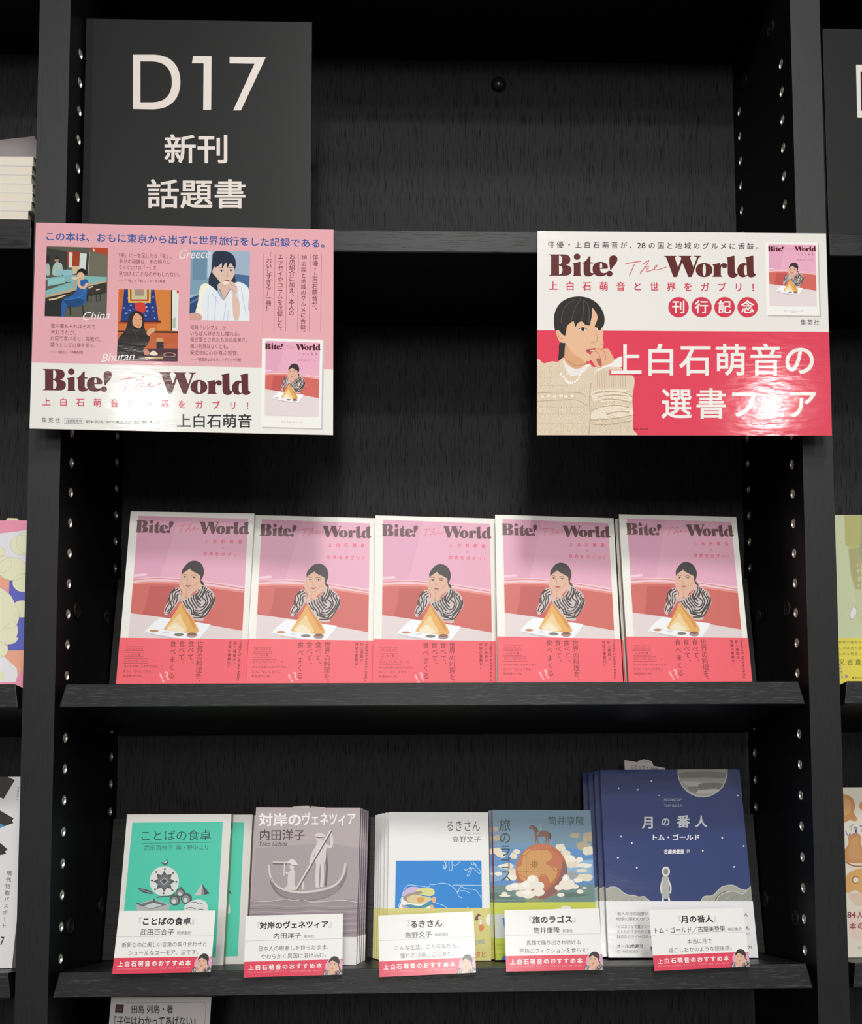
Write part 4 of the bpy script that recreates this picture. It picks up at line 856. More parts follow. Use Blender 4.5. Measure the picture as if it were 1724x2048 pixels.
def ph_bhutan(B):
    B.use(220, 570, 11.493)
    B.poly('#cc6c33', [(185, 110), (1575, 135), (1545, 1778), (150, 1750)], 2); B.poly('#d2803e', [(1010, 130), (1395, 135), (1390, 1070), (1090, 1070)], 3); B.poly('#dfe2da', [(1420, 133), (1575, 136), (1550, 1080), (1420, 1075)], 3); B.poly('#a9bea4', [(1430, 800), (1500, 760), (1500, 1000), (1430, 1010)], 4); B.poly('#c64f48', [(1525, 140), (1575, 140), (1572, 212), (1525, 205)], 4)
    B.poly('#33292b', [(1395, 133), (1422, 133), (1420, 1075), (1390, 1075)], 5)
    B.poly('#243a7c', [(320, 112), (1010, 125), (1110, 850), (235, 850)], 4); random.seed(3)
    for i in range(46):
        v = random.random(); x = random.uniform(345 - 90 * v, 985 + 95 * v); B.disc(random.choice(['#8a93b8', '#b7b4c4', '#3a57a0', '#7f6c86', '#566aa8']), x, 150 + 660 * v, random.uniform(10, 34), random.uniform(10, 26), 5 + i % 2, 9)
    B.poly('#dcb85e', [(405, 115), (930, 123), (925, 430), (412, 430)], 7); B.poly('#b8432c', [(450, 116), (885, 122), (882, 388), (455, 388)], 8); B.poly('#c5bf98', [(485, 117), (845, 121), (842, 352), (490, 352)], 9); B.poly('#a88a7c', [(560, 118), (770, 120), (775, 260), (560, 265)], 10)
    B.sm('#cf3f34', [(570, 440), (780, 440), (800, 610), (740, 660), (640, 640), (585, 600)], 7); B.poly('#3b2028', [(230, 835), (1160, 835), (1160, 870), (230, 870)], 7); B.poly('#9a4028', [(165, 870), (1170, 870), (1160, 905), (165, 905)], 6); B.poly('#3a2220', [(160, 1070), (1550, 1085), (1550, 1125), (160, 1105)], 6); B.poly('#c05f38', [(160, 1125), (1550, 1125), (1545, 1500), (155, 1500)], 5)
    B.poly('#4a2e38', [(700, 1480), (1545, 1480), (1545, 1778), (640, 1760)], 7)
    B.sm('#2c2526', [(560, 620), (690, 630), (770, 760), (780, 1000), (860, 1130), (905, 1240), (860, 1380), (760, 1500), (740, 1755), (155, 1745), (170, 1400), (200, 1230), (330, 1080), (400, 880), (440, 700)], 8)
    B.sm('#dca07c', [(590, 665), (690, 720), (742, 800), (735, 900), (690, 1010), (620, 1010), (520, 940), (485, 850), (500, 760)], 9); B.stroke('#46302c', [(555, 800), (600, 808)], 16, 10); B.stroke('#46302c', [(680, 808), (720, 812)], 14, 10); B.stroke('#a8503c', [(620, 940), (690, 940)], 18, 10); B.stroke('#54403a', [(530, 1040), (630, 1230)], 18, 9)
    B.sm('#d6a07a', [(830, 1130), (860, 1060), (940, 1010), (1030, 1010), (1010, 1100), (930, 1140), (880, 1190)], 9); B.stroke('#2c2526', [(560, 640), (480, 800), (490, 1000)], 60, 10, sm=True); B.stroke('#2c2526', [(640, 640), (740, 760), (755, 960)], 34, 10, sm=True)
    B.poly('#2b2428', [(1058, 1330), (1225, 1330), (1225, 1490), (1060, 1490)], 9); B.poly('#c99d68', [(1058, 1235), (1215, 1235), (1218, 1330), (1060, 1325)], 9); B.sm('#e6e0c0', [(900, 1610), (980, 1525), (1050, 1560), (1090, 1620), (1000, 1640)], 10); B.sm('#c68a72', [(760, 1500), (860, 1510), (900, 1600), (790, 1620)], 10)
    B.poly('#c2a06a', [(795, 1670), (1210, 1670), (1205, 1722), (800, 1722)], 10); B.disc('#b07a70', 1360, 1620, 150, 55, 10); B.disc('#3a2226', 1360, 1625, 110, 36, 11)
def ph_greece(B):
    B.use(360, 480, 7.875)
    B.poly('#9fb2c6', [(165, 165), (1100, 185), (1085, 1290), (142, 1275)], 2); B.poly('#7e9fb4', [(165, 165), (480, 175), (440, 860), (150, 870)], 3); B.poly('#6b8ca2', [(200, 290), (420, 300), (400, 640), (190, 640)], 4); B.poly('#b9cbd6', [(430, 175), (500, 178), (470, 600), (425, 600)], 4); B.poly('#4d6a92', [(860, 545), (1092, 570), (1085, 820), (860, 700)], 3); B.poly('#2f4a72', [(148, 930), (300, 870), (280, 1150), (143, 1180)], 4); B.stroke('#54739a', [(150, 1010), (290, 930)], 34, 5)
    B.sm('#2c3548', [(520, 210), (620, 180), (760, 195), (850, 270), (875, 400), (850, 520), (870, 640), (830, 700), (600, 700), (590, 800), (520, 815), (450, 760), (450, 600), (490, 500), (500, 350)], 5)
    B.sm('#e4e8ee', [(340, 720), (420, 700), (560, 800), (680, 960), (800, 760), (900, 670), (1030, 720), (1085, 820), (1070, 1100), (1090, 1288), (350, 1285), (240, 1160), (280, 1000), (290, 850)], 6)
    B.sm('#f0ecd8', [(340, 715), (440, 702), (450, 760), (400, 800), (330, 1000), (330, 1160), (250, 1130), (285, 950), (300, 800)], 7)
    for P in ([(440, 860), (430, 1280)], [(560, 900), (540, 1280)], [(720, 1000), (680, 1280)], [(960, 760), (1000, 1000), (1040, 1180)], [(500, 850), (600, 1000)], [(880, 820), (930, 1000)], [(760, 1120), (740, 1285)]): B.stroke('#c2d0e2', P, 14, 8, sm=True)
    B.poly('#d8b7a8', smooth([(600, 700), (800, 690), (790, 780), (690, 950), (640, 860)], True), 7); B.stroke('#3a4054', [(620, 790), (685, 955), (790, 780)], 8, 8)
    B.sm('#dcbcae', [(540, 420), (640, 340), (760, 345), (845, 420), (850, 530), (810, 640), (720, 710), (640, 690), (570, 600), (510, 530), (510, 480)], 9)
    B.poly('#2c3548', smooth([(540, 440), (560, 380), (640, 330), (740, 320), (840, 400), (850, 450), (790, 370), (740, 450), (720, 360), (660, 450), (650, 370), (600, 420)], True), 10)
    for x, y in ((648, 495), (795, 492)): B.disc('#efe6e2', x, y, 36, 14, 10, 14); B.disc('#2a2630', x, y, 15, 15, 11, 12); B.stroke('#3a3038', [(x - 38, y), (x, y - 18), (x + 38, y - 2)], 7, 12, sm=True); B.stroke('#4a4048', [(x - 40, y - 48), (x + 36, y - 46)], 9, 11)
    B.stroke('#b58e84', [(735, 500), (745, 570), (720, 590)], 8, 10, sm=True); B.sm('#b8606a', [(690, 645), (740, 635), (780, 648), (740, 665)], 11)
    B.sm('#dcbcae', [(650, 690), (720, 670), (820, 670), (890, 740), (900, 820), (880, 880), (930, 1000), (935, 1180), (900, 1280), (840, 1240), (820, 1000), (820, 860), (770, 740)], 12); B.stroke('#b99086', [(780, 700), (870, 760)], 8, 13); B.stroke('#b99086', [(800, 770), (870, 850)], 8, 13); B.sm('#f2e6dc', [(660, 685), (720, 665), (770, 690), (700, 710)], 14)
    B.sm('#d2a296', [(145, 1180), (230, 1160), (320, 1190), (330, 1270), (143, 1274)], 9)
for fn, bx in ((ph_china, ((142, 167), (466, 175), (460, 550), (130, 542))), (ph_bhutan, ((521, 398), (841, 402), (833, 782), (513, 776))), (ph_greece, ((903, 186), (1220, 195), (1216, 568), (897, 560)))): photo('printed_photo', fn, bx)
def mini_left(B):
    q = [(1283, 658), (1605, 666), (1597, 1132), (1275, 1124)]
    B.use(40, 430, 2.6523); B.poly('#c9c4c2', [(1290, 664), (1614, 674), (1606, 1140), (1284, 1132)], 2); mini_cover(B, q, 3)
photo('printed_book_picture', mini_left)
L = sub(A); L.use(40, 430, 2.6523)
L.fit('この本は、おもに東京から出ずに世界旅行をした記録である。', 140, 90, 1615, 137, '#2f5b9e', 3, .012, dy=38)
br = '#6e3844'
for s, x0, y, x1 in (('「幸」に一を足したら「幸」。', 524, 216, 802), ('幸せの秘訣は、その時々に', 524, 248, 795), ('うってつけの「一」を', 524, 280, 722), ('見つけることなのかもしれない。', 522, 315, 845)): L.fit(s, x0, y - 13, x1, y + 12, br, 3, dy=5)
L.fit('──『「幸」と「幸」』／ブータン料理', 522, 343, 767, 360, br, 3, .008, dy=3)
for s, x0, y, x1 in (('家中華もそれはそれで', 164, 593, 398), ('大好きだが、', 163, 625, 295), ('お店で食べると、完敗だ。', 162, 658, 425), ('嬉々として白旗を振る。', 161, 692, 400)): L.fit(s, x0, y - 13, x1, y + 12, br, 3, dy=5)
L.fit('──『強火』／中華料理', 160, 722, 332, 739, br, 3, .008, dy=2)
for s, x0, y, x1 in (('結局「シンプル」が', 903, 600, 1090), ('いちばん好きだし憧れる。', 902, 632, 1163), ('削ぎ落とされたものの高潔さ。', 902, 664, 1203), ('強い刺激はなくとも、', 901, 699, 1103), ('安定的に心が喜ぶ感覚。', 901, 733, 1158)): L.fit(s, x0, y - 13, x1, y + 12, br, 3, dy=4)
L.fit('──『安定的ときめき』／ギリシャ料理', 902, 760, 1170, 779, br, 3, .008, dy=3)
for s, x0, y0, x1, y1 in (('俳優・上白石萌音が、', 1566, 226, 1562, 508), ('28の国と地域のグルメに舌鼓。', 1505, 236, 1500, 628), ('お店紹介に加え、本人の', 1443, 222, 1438, 524), ('エッセイやコラムを収録した、', 1381, 222, 1376, 620), ('「おいしすぎる」一冊！', 1320, 216, 1316, 500)):
    if s[:2] == '28': L.chars('28', 1498, 226, 1514, 226, 27, br, 3, .008); L.chars(s[2:], x0, 262, x1, y1, 30, br, 3, .006)
    else: L.chars(s, x0, y0, x1, y1, 32, br, 3, .006)
for x in (1600, 1539, 1477, 1414, 1352, 1291): L.stroke('#b56f78', [(x, 208), (x - 6, 624)], 2.2, 3)
for s, x0, y0, x1, y1, dy in (('China', 333, 520, 475, 565, -8), ('Bhutan', 430, 742, 606, 785, -12), ('Greece', 843, 190, 1007, 236, -6)): L.fit(s, x0, y0, x1, y1, '#f2e6e6', 16, -.012, dy=dy, shear=.3)
L.build('lettering', root)
L = sub(L); title(L, 120, 932, 1222, 957, 112, '#5f2c30', '#cf4f68')
L.chars('上白石萌音と世界をガブリ！', 140, 992, 1217, 1014, 46, '#cf4462', 3, .014)
L.build('title_lettering', root)
L = sub(L); L.fit('上白石萌音', 830, 1055, 1228, 1128, '#2f2d30', 3, .012, dy=2)
L.chars('集英社', 128, 1088, 198, 1090, 29, '#5d5a5c', 3); L.frame('#4e4b4c', 234, 1081, 333, 1107, 2, 3); L.fit('好評発売中', 244, 1086, 325, 1102, '#3c3a3c', 3, .008)
L.fit('単行本／四六判／192ページ●定価2,420円（税込） 撮影／横山創大', 347, 1088, 738, 1106, '#3c3a3c', 3, .01, dy=5)
L.build('imprint_lettering', root)

# --- red and white poster on the right
root, A = sheet('poster', [z(p) for p in ((0.1007, -0.0030, 0.2835), (0.3868, -0.0030, 0.2837), (0.3782, -0.0232, 0.0747), (0.0961, -0.0232, 0.0742))], .0011, gloss('#e6e3dd'), bend, 22, px=[(1075, 462), (1652, 467), (1664, 871), (1074, 870)], back=ink('#dddbd6'))
tag(root, 'glossy white and crimson poster with a woman in a cream jumper', 'poster')
A.mk = gloss; A.use(1060, 440, 2.7806)
A.poly('#dd4259', [(20, 617), (1700, 626), (1700, 1230), (20, 1230)], 1); A.build('crimson_field', root)
Bp = sub(A); B = Bp; B.use(1074, 590, 7.314)
SK = '#e4b795'; HR = '#33302f'; KN = '#dccab3'; KD = '#b9a48c'; KL = '#ecdfcc'
B.sm(HR, [(330, 720), (420, 700), (410, 850), (370, 930), (310, 960), (320, 850)], 3)
B.sm(KN, [(-20, 1020), (100, 1010), (220, 980), (310, 985), (400, 930), (560, 1090), (760, 1010), (820, 1060), (1000, 1040), (1100, 980), (1270, 1120), (1390, 1180), (1430, 1260), (1400, 1480), (1400, 1600), (1410, 1760), (1400, 1950), (1370, 2100), (-20, 2100)], 3)
B.sm('#e6e2de', [(380, 960), (470, 1050), (600, 1090), (730, 1020), (720, 1110), (560, 1190), (450, 1150)], 4)
B.sm(SK, [(420, 640), (430, 900), (400, 960), (480, 1050), (600, 1090), (640, 1070), (720, 1000), (700, 960), (600, 900)], 5); B.sm('#d9a47c', [(425, 720), (520, 860), (700, 990), (600, 1080), (480, 1040), (405, 940)], 6)
B.sm(SK, [(420, 470), (520, 330), (800, 200), (930, 380), (970, 520), (965, 640), (975, 730), (940, 850), (800, 960), (730, 978), (640, 940), (520, 850), (440, 740), (410, 620)], 7)
B.sm(SK, [(275, 530), (330, 520), (360, 580), (410, 600), (420, 700), (360, 705), (310, 660)], 7); B.stroke('#c98f6c', [(310, 570), (330, 640), (390, 640)], 12, 8, sm=True)
B.poly(HR, smooth([(265, 530), (248, 380), (270, 240), (350, 120), (480, 50), (640, 32), (790, 70), (910, 160), (975, 280), (990, 380), (968, 470), (900, 470), (845, 470), (885, 360), (870, 280), (810, 200), (808, 290), (790, 380), (770, 455), (700, 440), (720, 460), (660, 400), (600, 420), (560, 480), (540, 400), (500, 410), (440, 470), (415, 600), (360, 575), (310, 520)], True, 4), 9)
for P in ([(640, 60), (560, 200), (500, 400)], [(680, 90), (680, 260), (650, 400)], [(700, 90), (760, 200), (760, 420)], [(560, 70), (400, 200), (350, 420)]): B.stroke('#5a5450', P, 9, 10, sm=True)
for cx, cy, rw in ((672, 515, 58), (915, 502, 46)): B.disc('#efe2d8', cx, cy, rw, 24, 10, 16); B.disc('#33241f', cx, cy, 26, 25, 11, 14); B.stroke('#33241f', [(cx - rw - 6, cy - 4), (cx, cy - 28), (cx + rw, cy - 2)], 11, 12, sm=True)
B.stroke('#c99270', [(860, 560), (885, 650), (850, 700), (790, 705)], 10, 9, sm=True)
B.sm('#c9605a', [(712, 825), (790, 795), (870, 790), (850, 850), (790, 885)], 10); B.poly('#5c2a26', smooth([(720, 826), (800, 815), (850, 825), (790, 840)], True), 11); B.sm('#f0e8e2', [(770, 822), (830, 818), (825, 832), (780, 834)], 12)
B.sm('#e2b090', [(780, 900), (840, 820), (900, 780), (960, 795), (1040, 795), (1090, 870), (1130, 960), (1080, 1010), (960, 1055), (940, 1080), (870, 1060), (820, 1000)], 11); B.sm('#b8645a', [(870, 945), (930, 940), (950, 1010), (935, 1060), (890, 1010)], 12)
for P in ([(840, 830), (900, 860), (930, 940)], [(900, 790), (990, 850), (1010, 960)], [(960, 800), (970, 750), (930, 720)]): B.stroke('#c68a68', P, 10, 12, sm=True)
B.stroke('#c9a060', [(900, 790), (930, 812), (965, 800)], 12, 13)
B.stroke('#b08a5c', [(430, 950), (500, 1010), (600, 1045), (760, 990)], 9, 9, sm=True)
for i in range(15):
    t_ = i / 14; B.disc('#f4f0ea', 350 + 400 * t_ + 10 * math.sin(i), 1080 + 230 * math.sin(PI * min(1, t_ * .98 + .12)) - 40 * t_, 15, 19, 9, 10)
B.sm('#eeeae4', [(830, 1170), (900, 1080), (1040, 1010), (1245, 905), (1240, 1060), (1060, 1060), (900, 1110)], 6)
B.sm(KN, [(860, 1150), (1060, 1070), (1245, 1080), (1330, 1250), (1240, 1370), (1000, 1380), (860, 1300)], 7)
for i in range(13): x = 880 + i * 34; B.stroke(KD, [(x, 1130 - 3 * i), (x + 6, 1370 - 2 * i)], 7, 8)
B.sm(KL, [(800, 1420), (1000, 1380), (1250, 1370), (1390, 1500), (1350, 1560), (1100, 1560), (850, 1570)], 6); B.sm(KL, [(780, 1720), (900, 1640), (1150, 1600), (1370, 1640), (1400, 1760), (1200, 1800), (900, 1830), (790, 1820)], 6)
for P in ([(800, 1460), (1000, 1420), (1300, 1440), (1390, 1500)], [(850, 1580), (1000, 1530), (1200, 1540), (1380, 1580)], [(790, 1700), (950, 1640), (1200, 1620), (1380, 1660)], [(780, 1830), (900, 1830), (1200, 1800), (1400, 1760)], [(790, 1890), (1000, 1900), (1300, 1860), (1400, 1840)], [(790, 1300), (770, 1500), (780, 1760), (760, 2040)], [(1010, 1750), (1200, 1710), (1350, 1720)], [(900, 1500), (1100, 1470), (1300, 1480)]): B.stroke(KD, P, 15, 7, sm=True)
for y, nn, r in ((1210, 5, 9), (1325, 11, 9), (1640, 17, 9), (1740, 18, 8), (1880, 18, 9)):
    for i in range(nn): B.stroke(KD, [(40 + i * 40, y - r + (i % 3) * 4), (30 + i * 40, y + r + (i % 3) * 4)], 9, 7)
for i in range(6): B.disc(KL, 75 + i * 92 - (i > 3) * 20, 1490 - 8 * (i % 2), 34, 27, 7, 16); B.stroke(KD, ell(75 + i * 92 - (i > 3) * 20, 1490 - 8 * (i % 2), 36, 29, 16), 5, 8, closed=True)
random.seed(8)
for y in range(1060, 2050, 30):
    for x in range(12, 740, 34):
        if y < 1300 and x > 330 and x < 760: continue
        B.stroke(random.choice(['#cfbda3', '#e5d7c2', '#c9b79c']), [(x + random.uniform(-6, 6), y - 9), (x + random.uniform(-9, 9), y + 9)], random.uniform(6, 12), 5)
for y in range(1400, 2050, 26):
    for x in range(800, 1370, 30): B.stroke(random.choice(['#cfbda3', '#e8dac6', '#c4b196']), [(x - 10, y + random.uniform(-8, 8) - .06 * (x - 800)), (x + 12, y + random.uniform(-8, 8) - .06 * (x - 800))], random.uniform(5, 10), 7)
B.stroke(KD, [(0, 1440), (300, 1430), (620, 1440), (720, 1500)], 10, 7, sm=True); B.stroke(KD, [(0, 1560), (300, 1545), (560, 1540), (740, 1620)], 10, 7, sm=True)
B.build('printed_photo', root)
Bm = sub(A); Bm.use(1060, 440, 2.7806); Bm.poly('#bcb8b2', [(1316, 132), (1606, 134), (1618, 545), (1324, 540)], 2); mini_cover(Bm, [(1309, 125), (1599, 126), (1610, 537), (1316, 533)], 3); Bm.build('printed_book_picture', root)
L = sub(A); L.use(1060, 440, 2.7806); wc = '#eeeae4'
L.chars('俳優・上白石萌音が、', 117, 137, 572, 141, 40, '#38332f', 3, .006); L.fit('28', 597, 127, 643, 158, '#38332f', 3, .006); L.chars('の国と地域のグルメに舌鼓。', 678, 142, 1276, 147, 40, '#38332f', 3, .006)
title(L, 104, 312, 1257, 320, 119, '#61302f', '#cf5468')
L.chars('上白石萌音と世界をガブリ！', 130, 369, 1254, 378, 52, '#cf4159', 3, .016)
L.build('title_lettering', root)
L = sub(L)
for i, ch in enumerate('刊行記念'): x = 827 + i * 128; L.disc('#cf3c52', x, 489, 57, 57, 2, 36); L.chars(ch, x, 487, x, 487, 76, wc, 4, .016)
L.chars('集英社', 1520, 573, 1594, 573, 33, '#3a3633', 3)
L.build('badge_lettering', root)
L = sub(L)
for txt, xs, y, sz in (('上白石萌音の', (535, 728, 922, 1117, 1312, 1500), 780, 186), ('選書フェア', (815, 1008, 1190, 1347, 1512), 1022, 178)):
    for ch, x in zip(txt, xs):
        if ch == '上': L.chars(ch, x, y, x, y, sz + 4, '#dd4259', 14, .040)
        L.chars(ch, x, y, x, y, sz, wc, 15 if ch == '上' else 4, .013)
L.fit('撮影／横山創大', 578, 1157, 658, 1169, '#7a2533', 4, .01)
L.build('headline_lettering', root)

# --- five recommendation cards clipped along the edge of the lower shelf
def card(pts, ttl, auth, pub, l1, l2, label, shift=0):
    root, A = sheet('recommendation_card', [z(p) for p in pts], .0005, ink('#f0eeea', rough=.2, wavy=.03))
    tag(root, label, 'card', 'recommendation cards on the lower shelf edge')
    mk = lambda c: ink(c, rough=.2, wavy=.03); A.mk = mk; A.to = lambda x, y: (x / 155, y / 100)
    A.rect('#e0445c', -1, 75, 156, 101, 1); A.stroke('#a8a6a4', [(0, 41.6), (155, 41.6)], .45, 1); A.build('red_strip', root)
    Bp = sub(A); Bp.to = A.to; Bp.poly('#dfa6c0', ell(142.5, 87, 14.8, 14.8, 30), 2); Bp.poly('#c4605c', [(128.5, 91), (156, 93), (156, 101), (130, 101)], 3); Bp.stroke('#e8b0b0', [(128, 88), (156, 90)], 1, 3); portrait(Bp, 121.6, 62.8, .030, 4); Bp.build('printed_portrait', root)
    L = sub(A); L.to = A.to; n = len(ttl); s = min(13.2, 110 / n); x0 = 77.5 + shift - (n - 1) * s / 2
    L.chars(ttl, x0, 17, x0 + (n - 1) * s, 17, s, '#2f2d2e', 3, .028)
    L.chars('『', x0 - s * .95, 17, x0 - s * .95, 17, s * 1.05, '#9b9998', 3); L.chars('』', x0 + (n - 1) * s + s * .95, 17, x0 + (n - 1) * s + s * .95, 17, s * 1.05, '#9b9998', 3)
    aw = len(auth) * (10.8 if len(auth) < 7 else 8.8); pw = len(pub) * 5.6; a0 = 77.5 + shift - (aw + pw + 4) / 2
    L.fit(auth, a0, 29.5, a0 + aw, 39.5, '#3b3939', 3, .006); L.fit(pub, a0 + aw + 4.5, 33.5, a0 + aw + 4.5 + pw, 38.8, '#6e6c6c', 3)
    for t_, y in ((l1, 54.5), (l2, 67.5)): ww = len(t_) * 7.9; L.fit(t_, 77.5 + shift - ww / 2, y - 4, 77.5 + shift + ww / 2, y + 4, '#56534f', 3)
    L.chars('上白石萌音のおすすめ本', 11, 84.5, 118, 84.5, 9.2, '#f6f0ee', 3, .022)
    L.fit('『Bite! The World 上白石萌音と世界をガブリ！』刊行記念／集英社／撮影・横山創大', 6, 91, 122, 93.6, '#f1a0ac', 3)
    L.build('lettering', root)
card(((-.2985, .012, -.3722), (-.2085, .012, -.3727), (-.2087, -.004, -.4255), (-.2988, -.004, -.4261)), 'ことばの食卓', '武田百合子', '筑摩書房', '斬新なのに美しい言葉の取り合わせと', 'シュールなユーモア。沼です。', 'white and red card in front of the teal paperback')
card(((-.1801, .012, -.3779), (-.0887, .012, -.3766), (-.0875, -.004, -.4291), (-.1783, -.004, -.4306)), '対岸のヴェネツィア', '内田洋子', '集英社', '日本人の眼差しを持ったまま、', 'やわらかく異国に溶け込む。', 'white and red card in front of the mauve gondola paperback')
card(((-.0552, .012, -.3789), (.0348, .012, -.3758), (.0364, -.004, -.4288), (-.0533, -.004, -.4318)), 'るきさん', '高野文子', '筑摩書房', 'こんな生活、こんな友だち。', '憧れの日常ここにあり。', 'white and red card in front of the white paperback with blue picture')
card(((.0644, .012, -.375), (.1548, .012, -.3743), (.1554, -.004, -.4276), (.0645, -.004, -.4282)), '旅のラゴス', '筒井康隆', '新潮社', '真顔で繰り出され続ける', '平熱のフィクションを食らえ！', 'white and red card in front of the globe-and-sky paperback')
card(((.2023, .012, -.3763), (.2931, .012, -.3752), (.2938, -.004, -.4262), (.2032, -.004, -.4293)), '月の番人', 'トム・ゴールド／古屋美登里', '亜紀書房', '本当に月で', '過ごしたかのような読後感。', 'white and red card in front of the tall navy comic')

# ------------------------------------------------------------------ section signs on the top shelf
def sign(x0, x1, z0, z1, y, label, fn):
    w_ = x1 - x0; M = Matrix.Translation(((x0 + x1) / 2, y, z0)); root = empty('section_sign', M)
    mk = lambda c: ink(c, rough=.33, k=1)
    mb = MB(); mb.box((-w_ / 2, 0, 0), (w_ / 2, .003, z1 - z0), SIGN); mb.build('panel', root, bevel=.0003)
    A = plane_art(M, w_, z1 - z0, mat=lambda c: ink(c, rough=.5, k=.95)); fn(A); A.build('lettering', root)
    mb = MB(); mb.box((-w_ / 2 + .02, .003, 0), (w_ / 2 - .02, .045, .0025), SIGN); mb.build('foot', root)
    tag(root, label, 'sign', 'section signs on the top shelf')
SIGN = ink('#303132', rough=.38, k=.32, spec=.17)
def d17(A):
    A.use(0, 0, 2.6523); c = '#ddd2ca'
    A.poly(c, path('M705,290 L820,290 C910,292 957,350 957,435 C957,520 910,578 815,580 L705,578 Z M745,326 L745,543 L812,543 C880,540 912,500 912,435 C912,370 880,330 812,326 Z'), 1)
    A.poly(c, [(1018, 335), (1025, 296), (1122, 298), (1120, 583), (1078, 583), (1080, 336)], 1); A.poly(c, [(1218, 302), (1410, 304), (1278, 586), (1237, 586), (1350, 338), (1218, 336)], 1)
    A.fit('新刊', 872, 712, 1206, 866, c, 1, .014); A.fit('話題書', 780, 950, 1302, 1106, c, 1, .014)
sign(-.3560, -.1257, FZ + .2852, FZ + .5233, .0355, 'dark grey section sign lettered D17 on the top shelf at the left', d17)
def dr(A):
    A.use(1640, 0, 4.262); A.poly('#d8d0c8', path('M307,552 L420,552 C520,560 575,650 575,775 C575,900 520,1000 420,1002 L318,1000 Z M345,610 L350,945 L415,945 C480,940 515,870 515,775 C515,690 480,620 415,612 Z'), 1)
sign(.3925, .6230, FZ + .2852, FZ + .5010, .0040, 'dark grey section sign cut off by the right edge, beginning with D', dr)

# ------------------------------------------------------------------ slips and small papers
def slip(pts, col, label, fn=None, px=None):
    root, A = sheet('paper_slip', [z(p) for p in pts], .0003, ink(col, rough=.6), px=px); tag(root, label, 'paper slip')
    if fn: A.mk = lambda c: ink(c, rough=.6); fn(A); A.build('lettering', root)
def comic_slip(A):
    A.use(1150, 1500, 8.62); A.fit('コミック・', 960, 250, 1255, 322, '#4c4848', 1, .008, dy=22); A.fit('芸術', 1300, 300, 1435, 365, '#4c4848', 1, .008, dy=6); A.fit('新刊 BOOKS', 1120, 182, 1300, 205, '#5a5656', 1, dy=6)
Yq = .150
def at(px, py, Y):
    d = r0 * ((px - CAM_CX) / CAM_F) + d0 * ((py - CAM_CY) / CAM_F) + f0; return CAM_C + d * ((Y - CAM_C.y) / d.y)
MK = behind(MN, tn * .5); nn = MK.col[1].xyz                 # tucked inside the front comic
def onplane(px, py, M_, off):
    n_ = M_.col[1].xyz; o_ = M_.translation + n_ * off; d = r0 * ((px - CAM_CX) / CAM_F) + d0 * ((py - CAM_CY) / CAM_F) + f0
    return CAM_C + d * ((o_ - CAM_C).dot(n_) / d.dot(n_))
def slip_px(quad, M_, off, col, label, fn=None, tab=None, down=.05):
    P = [onplane(x, y, M_, off) for x, y in quad]; up = M_.col[2].xyz
    top = P; low = [top[1] - up * down, top[0] - up * down]; pts = [top[0], top[1], low[0], low[1]]
    root = empty('paper_slip', loc=(pts[2] + pts[3]) / 2); o_ = root.location.copy(); n_ = M_.col[1].xyz; mb = MB(); m = ink(col, rough=.6)
    prof = [pts[3], pts[2], pts[1]]
    if tab: prof += [onplane(x, y, M_, off) for x, y in tab]
    prof += [pts[0]]
    Q = [p - o_ for p in prof]; mb.face(Q, m); mb.face([q + n_ * .0003 for q in reversed(Q)], m)
    for i in range(len(Q)): a, b = Q[i], Q[(i + 1) % len(Q)]; mb.face([b, a, a + n_ * .0003, b + n_ * .0003], m)
    mb.build('paper', root); tag(root, label, 'paper slip')
    if fn:
        def to(px, py): q = onplane(px, py, M_, off) - o_; return (q.x, q.z, q.y)
        A = Art(lambda x, y: (x, y), lambda u, v, lv: (onplane(u, v, M_, off) - o_ - n_ * lv * LV * 2), mat=lambda c: ink(c, rough=.6)); fn(A); A.build('lettering', root)
tabx = [(1150 + x / 8.62, 1500 + y / 8.62) for x, y in [(1350, 272), (1338, 225), (1310, 190), (1260, 168), (1190, 158), (1120, 172), (1085, 200), (1075, 212)]]
slip_px([(1248.5, 1520), (1330.5, 1536)], MN, tn + .0004, '#d8d0cc', 'grey category slip with a rounded tab sticking up behind the tall navy comic', comic_slip, tabx)
slip_px([(585, 1612.6), (620, 1612.4)], MV, tm * .5, '#d8d4ca', 'cream order slip showing above the mauve paperback, left of two', tab=[(615, 1611.5)], down=.04)
slip_px([(622, 1611.8), (649, 1614)], MV, tm * 1.6, '#c9c5bd', 'cream order slip showing above the mauve paperback, right of two', down=.04)
slip_px([(1072, 1622), (1107, 1621.5)], ML, tl * .5, '#8a5566', 'dull pink slip top just visible above the globe-and-sky paperback', tab=[(1100, 1620), (1078, 1620)], down=.04)

# grey handwritten card hanging below the lower shelf
def hand(A):
    A.use(150, 1900, 4.31); k = '#37322f'
    A.poly('#4c2f2f', [(352, 470), (422, 472), (415, 543), (343, 540)], 1); A.stroke('#9a8a86', [(358, 497), (398, 498)], 2, 2); A.stroke('#9a8a86', [(356, 512), (405, 513)], 4, 2)
    A.stroke('#8d8583', [(440, 458), (1090, 452), (1120, 458), (1128, 480), (1115, 700), (1100, 1300)], 3, 1); A.fit('田島 列島・著', 488, 474, 845, 545, k, 2, .012); A.fit('『子供はわかってあげない』', 335, 568, 1040, 660, k, 2, .012)
TL_, TR_ = at(222, 1999, .050), at(422.5, 1997.5, .050); BL_, BR_ = at(213.8, 2048, .030), at(419, 2048, .030)
ext = lambda a, b, k: a + (b - a) * k
pts = [ext(TL_, BL_, -.1), ext(TR_, BR_, -.1), ext(TR_, BR_, 5.6), ext(TL_, BL_, 5.6)]
def px_of(p): q = p - CAM_C; return (CAM_CX + CAM_F * q.dot(r0) / q.dot(f0), CAM_CY + CAM_F * q.dot(d0) / q.dot(f0))
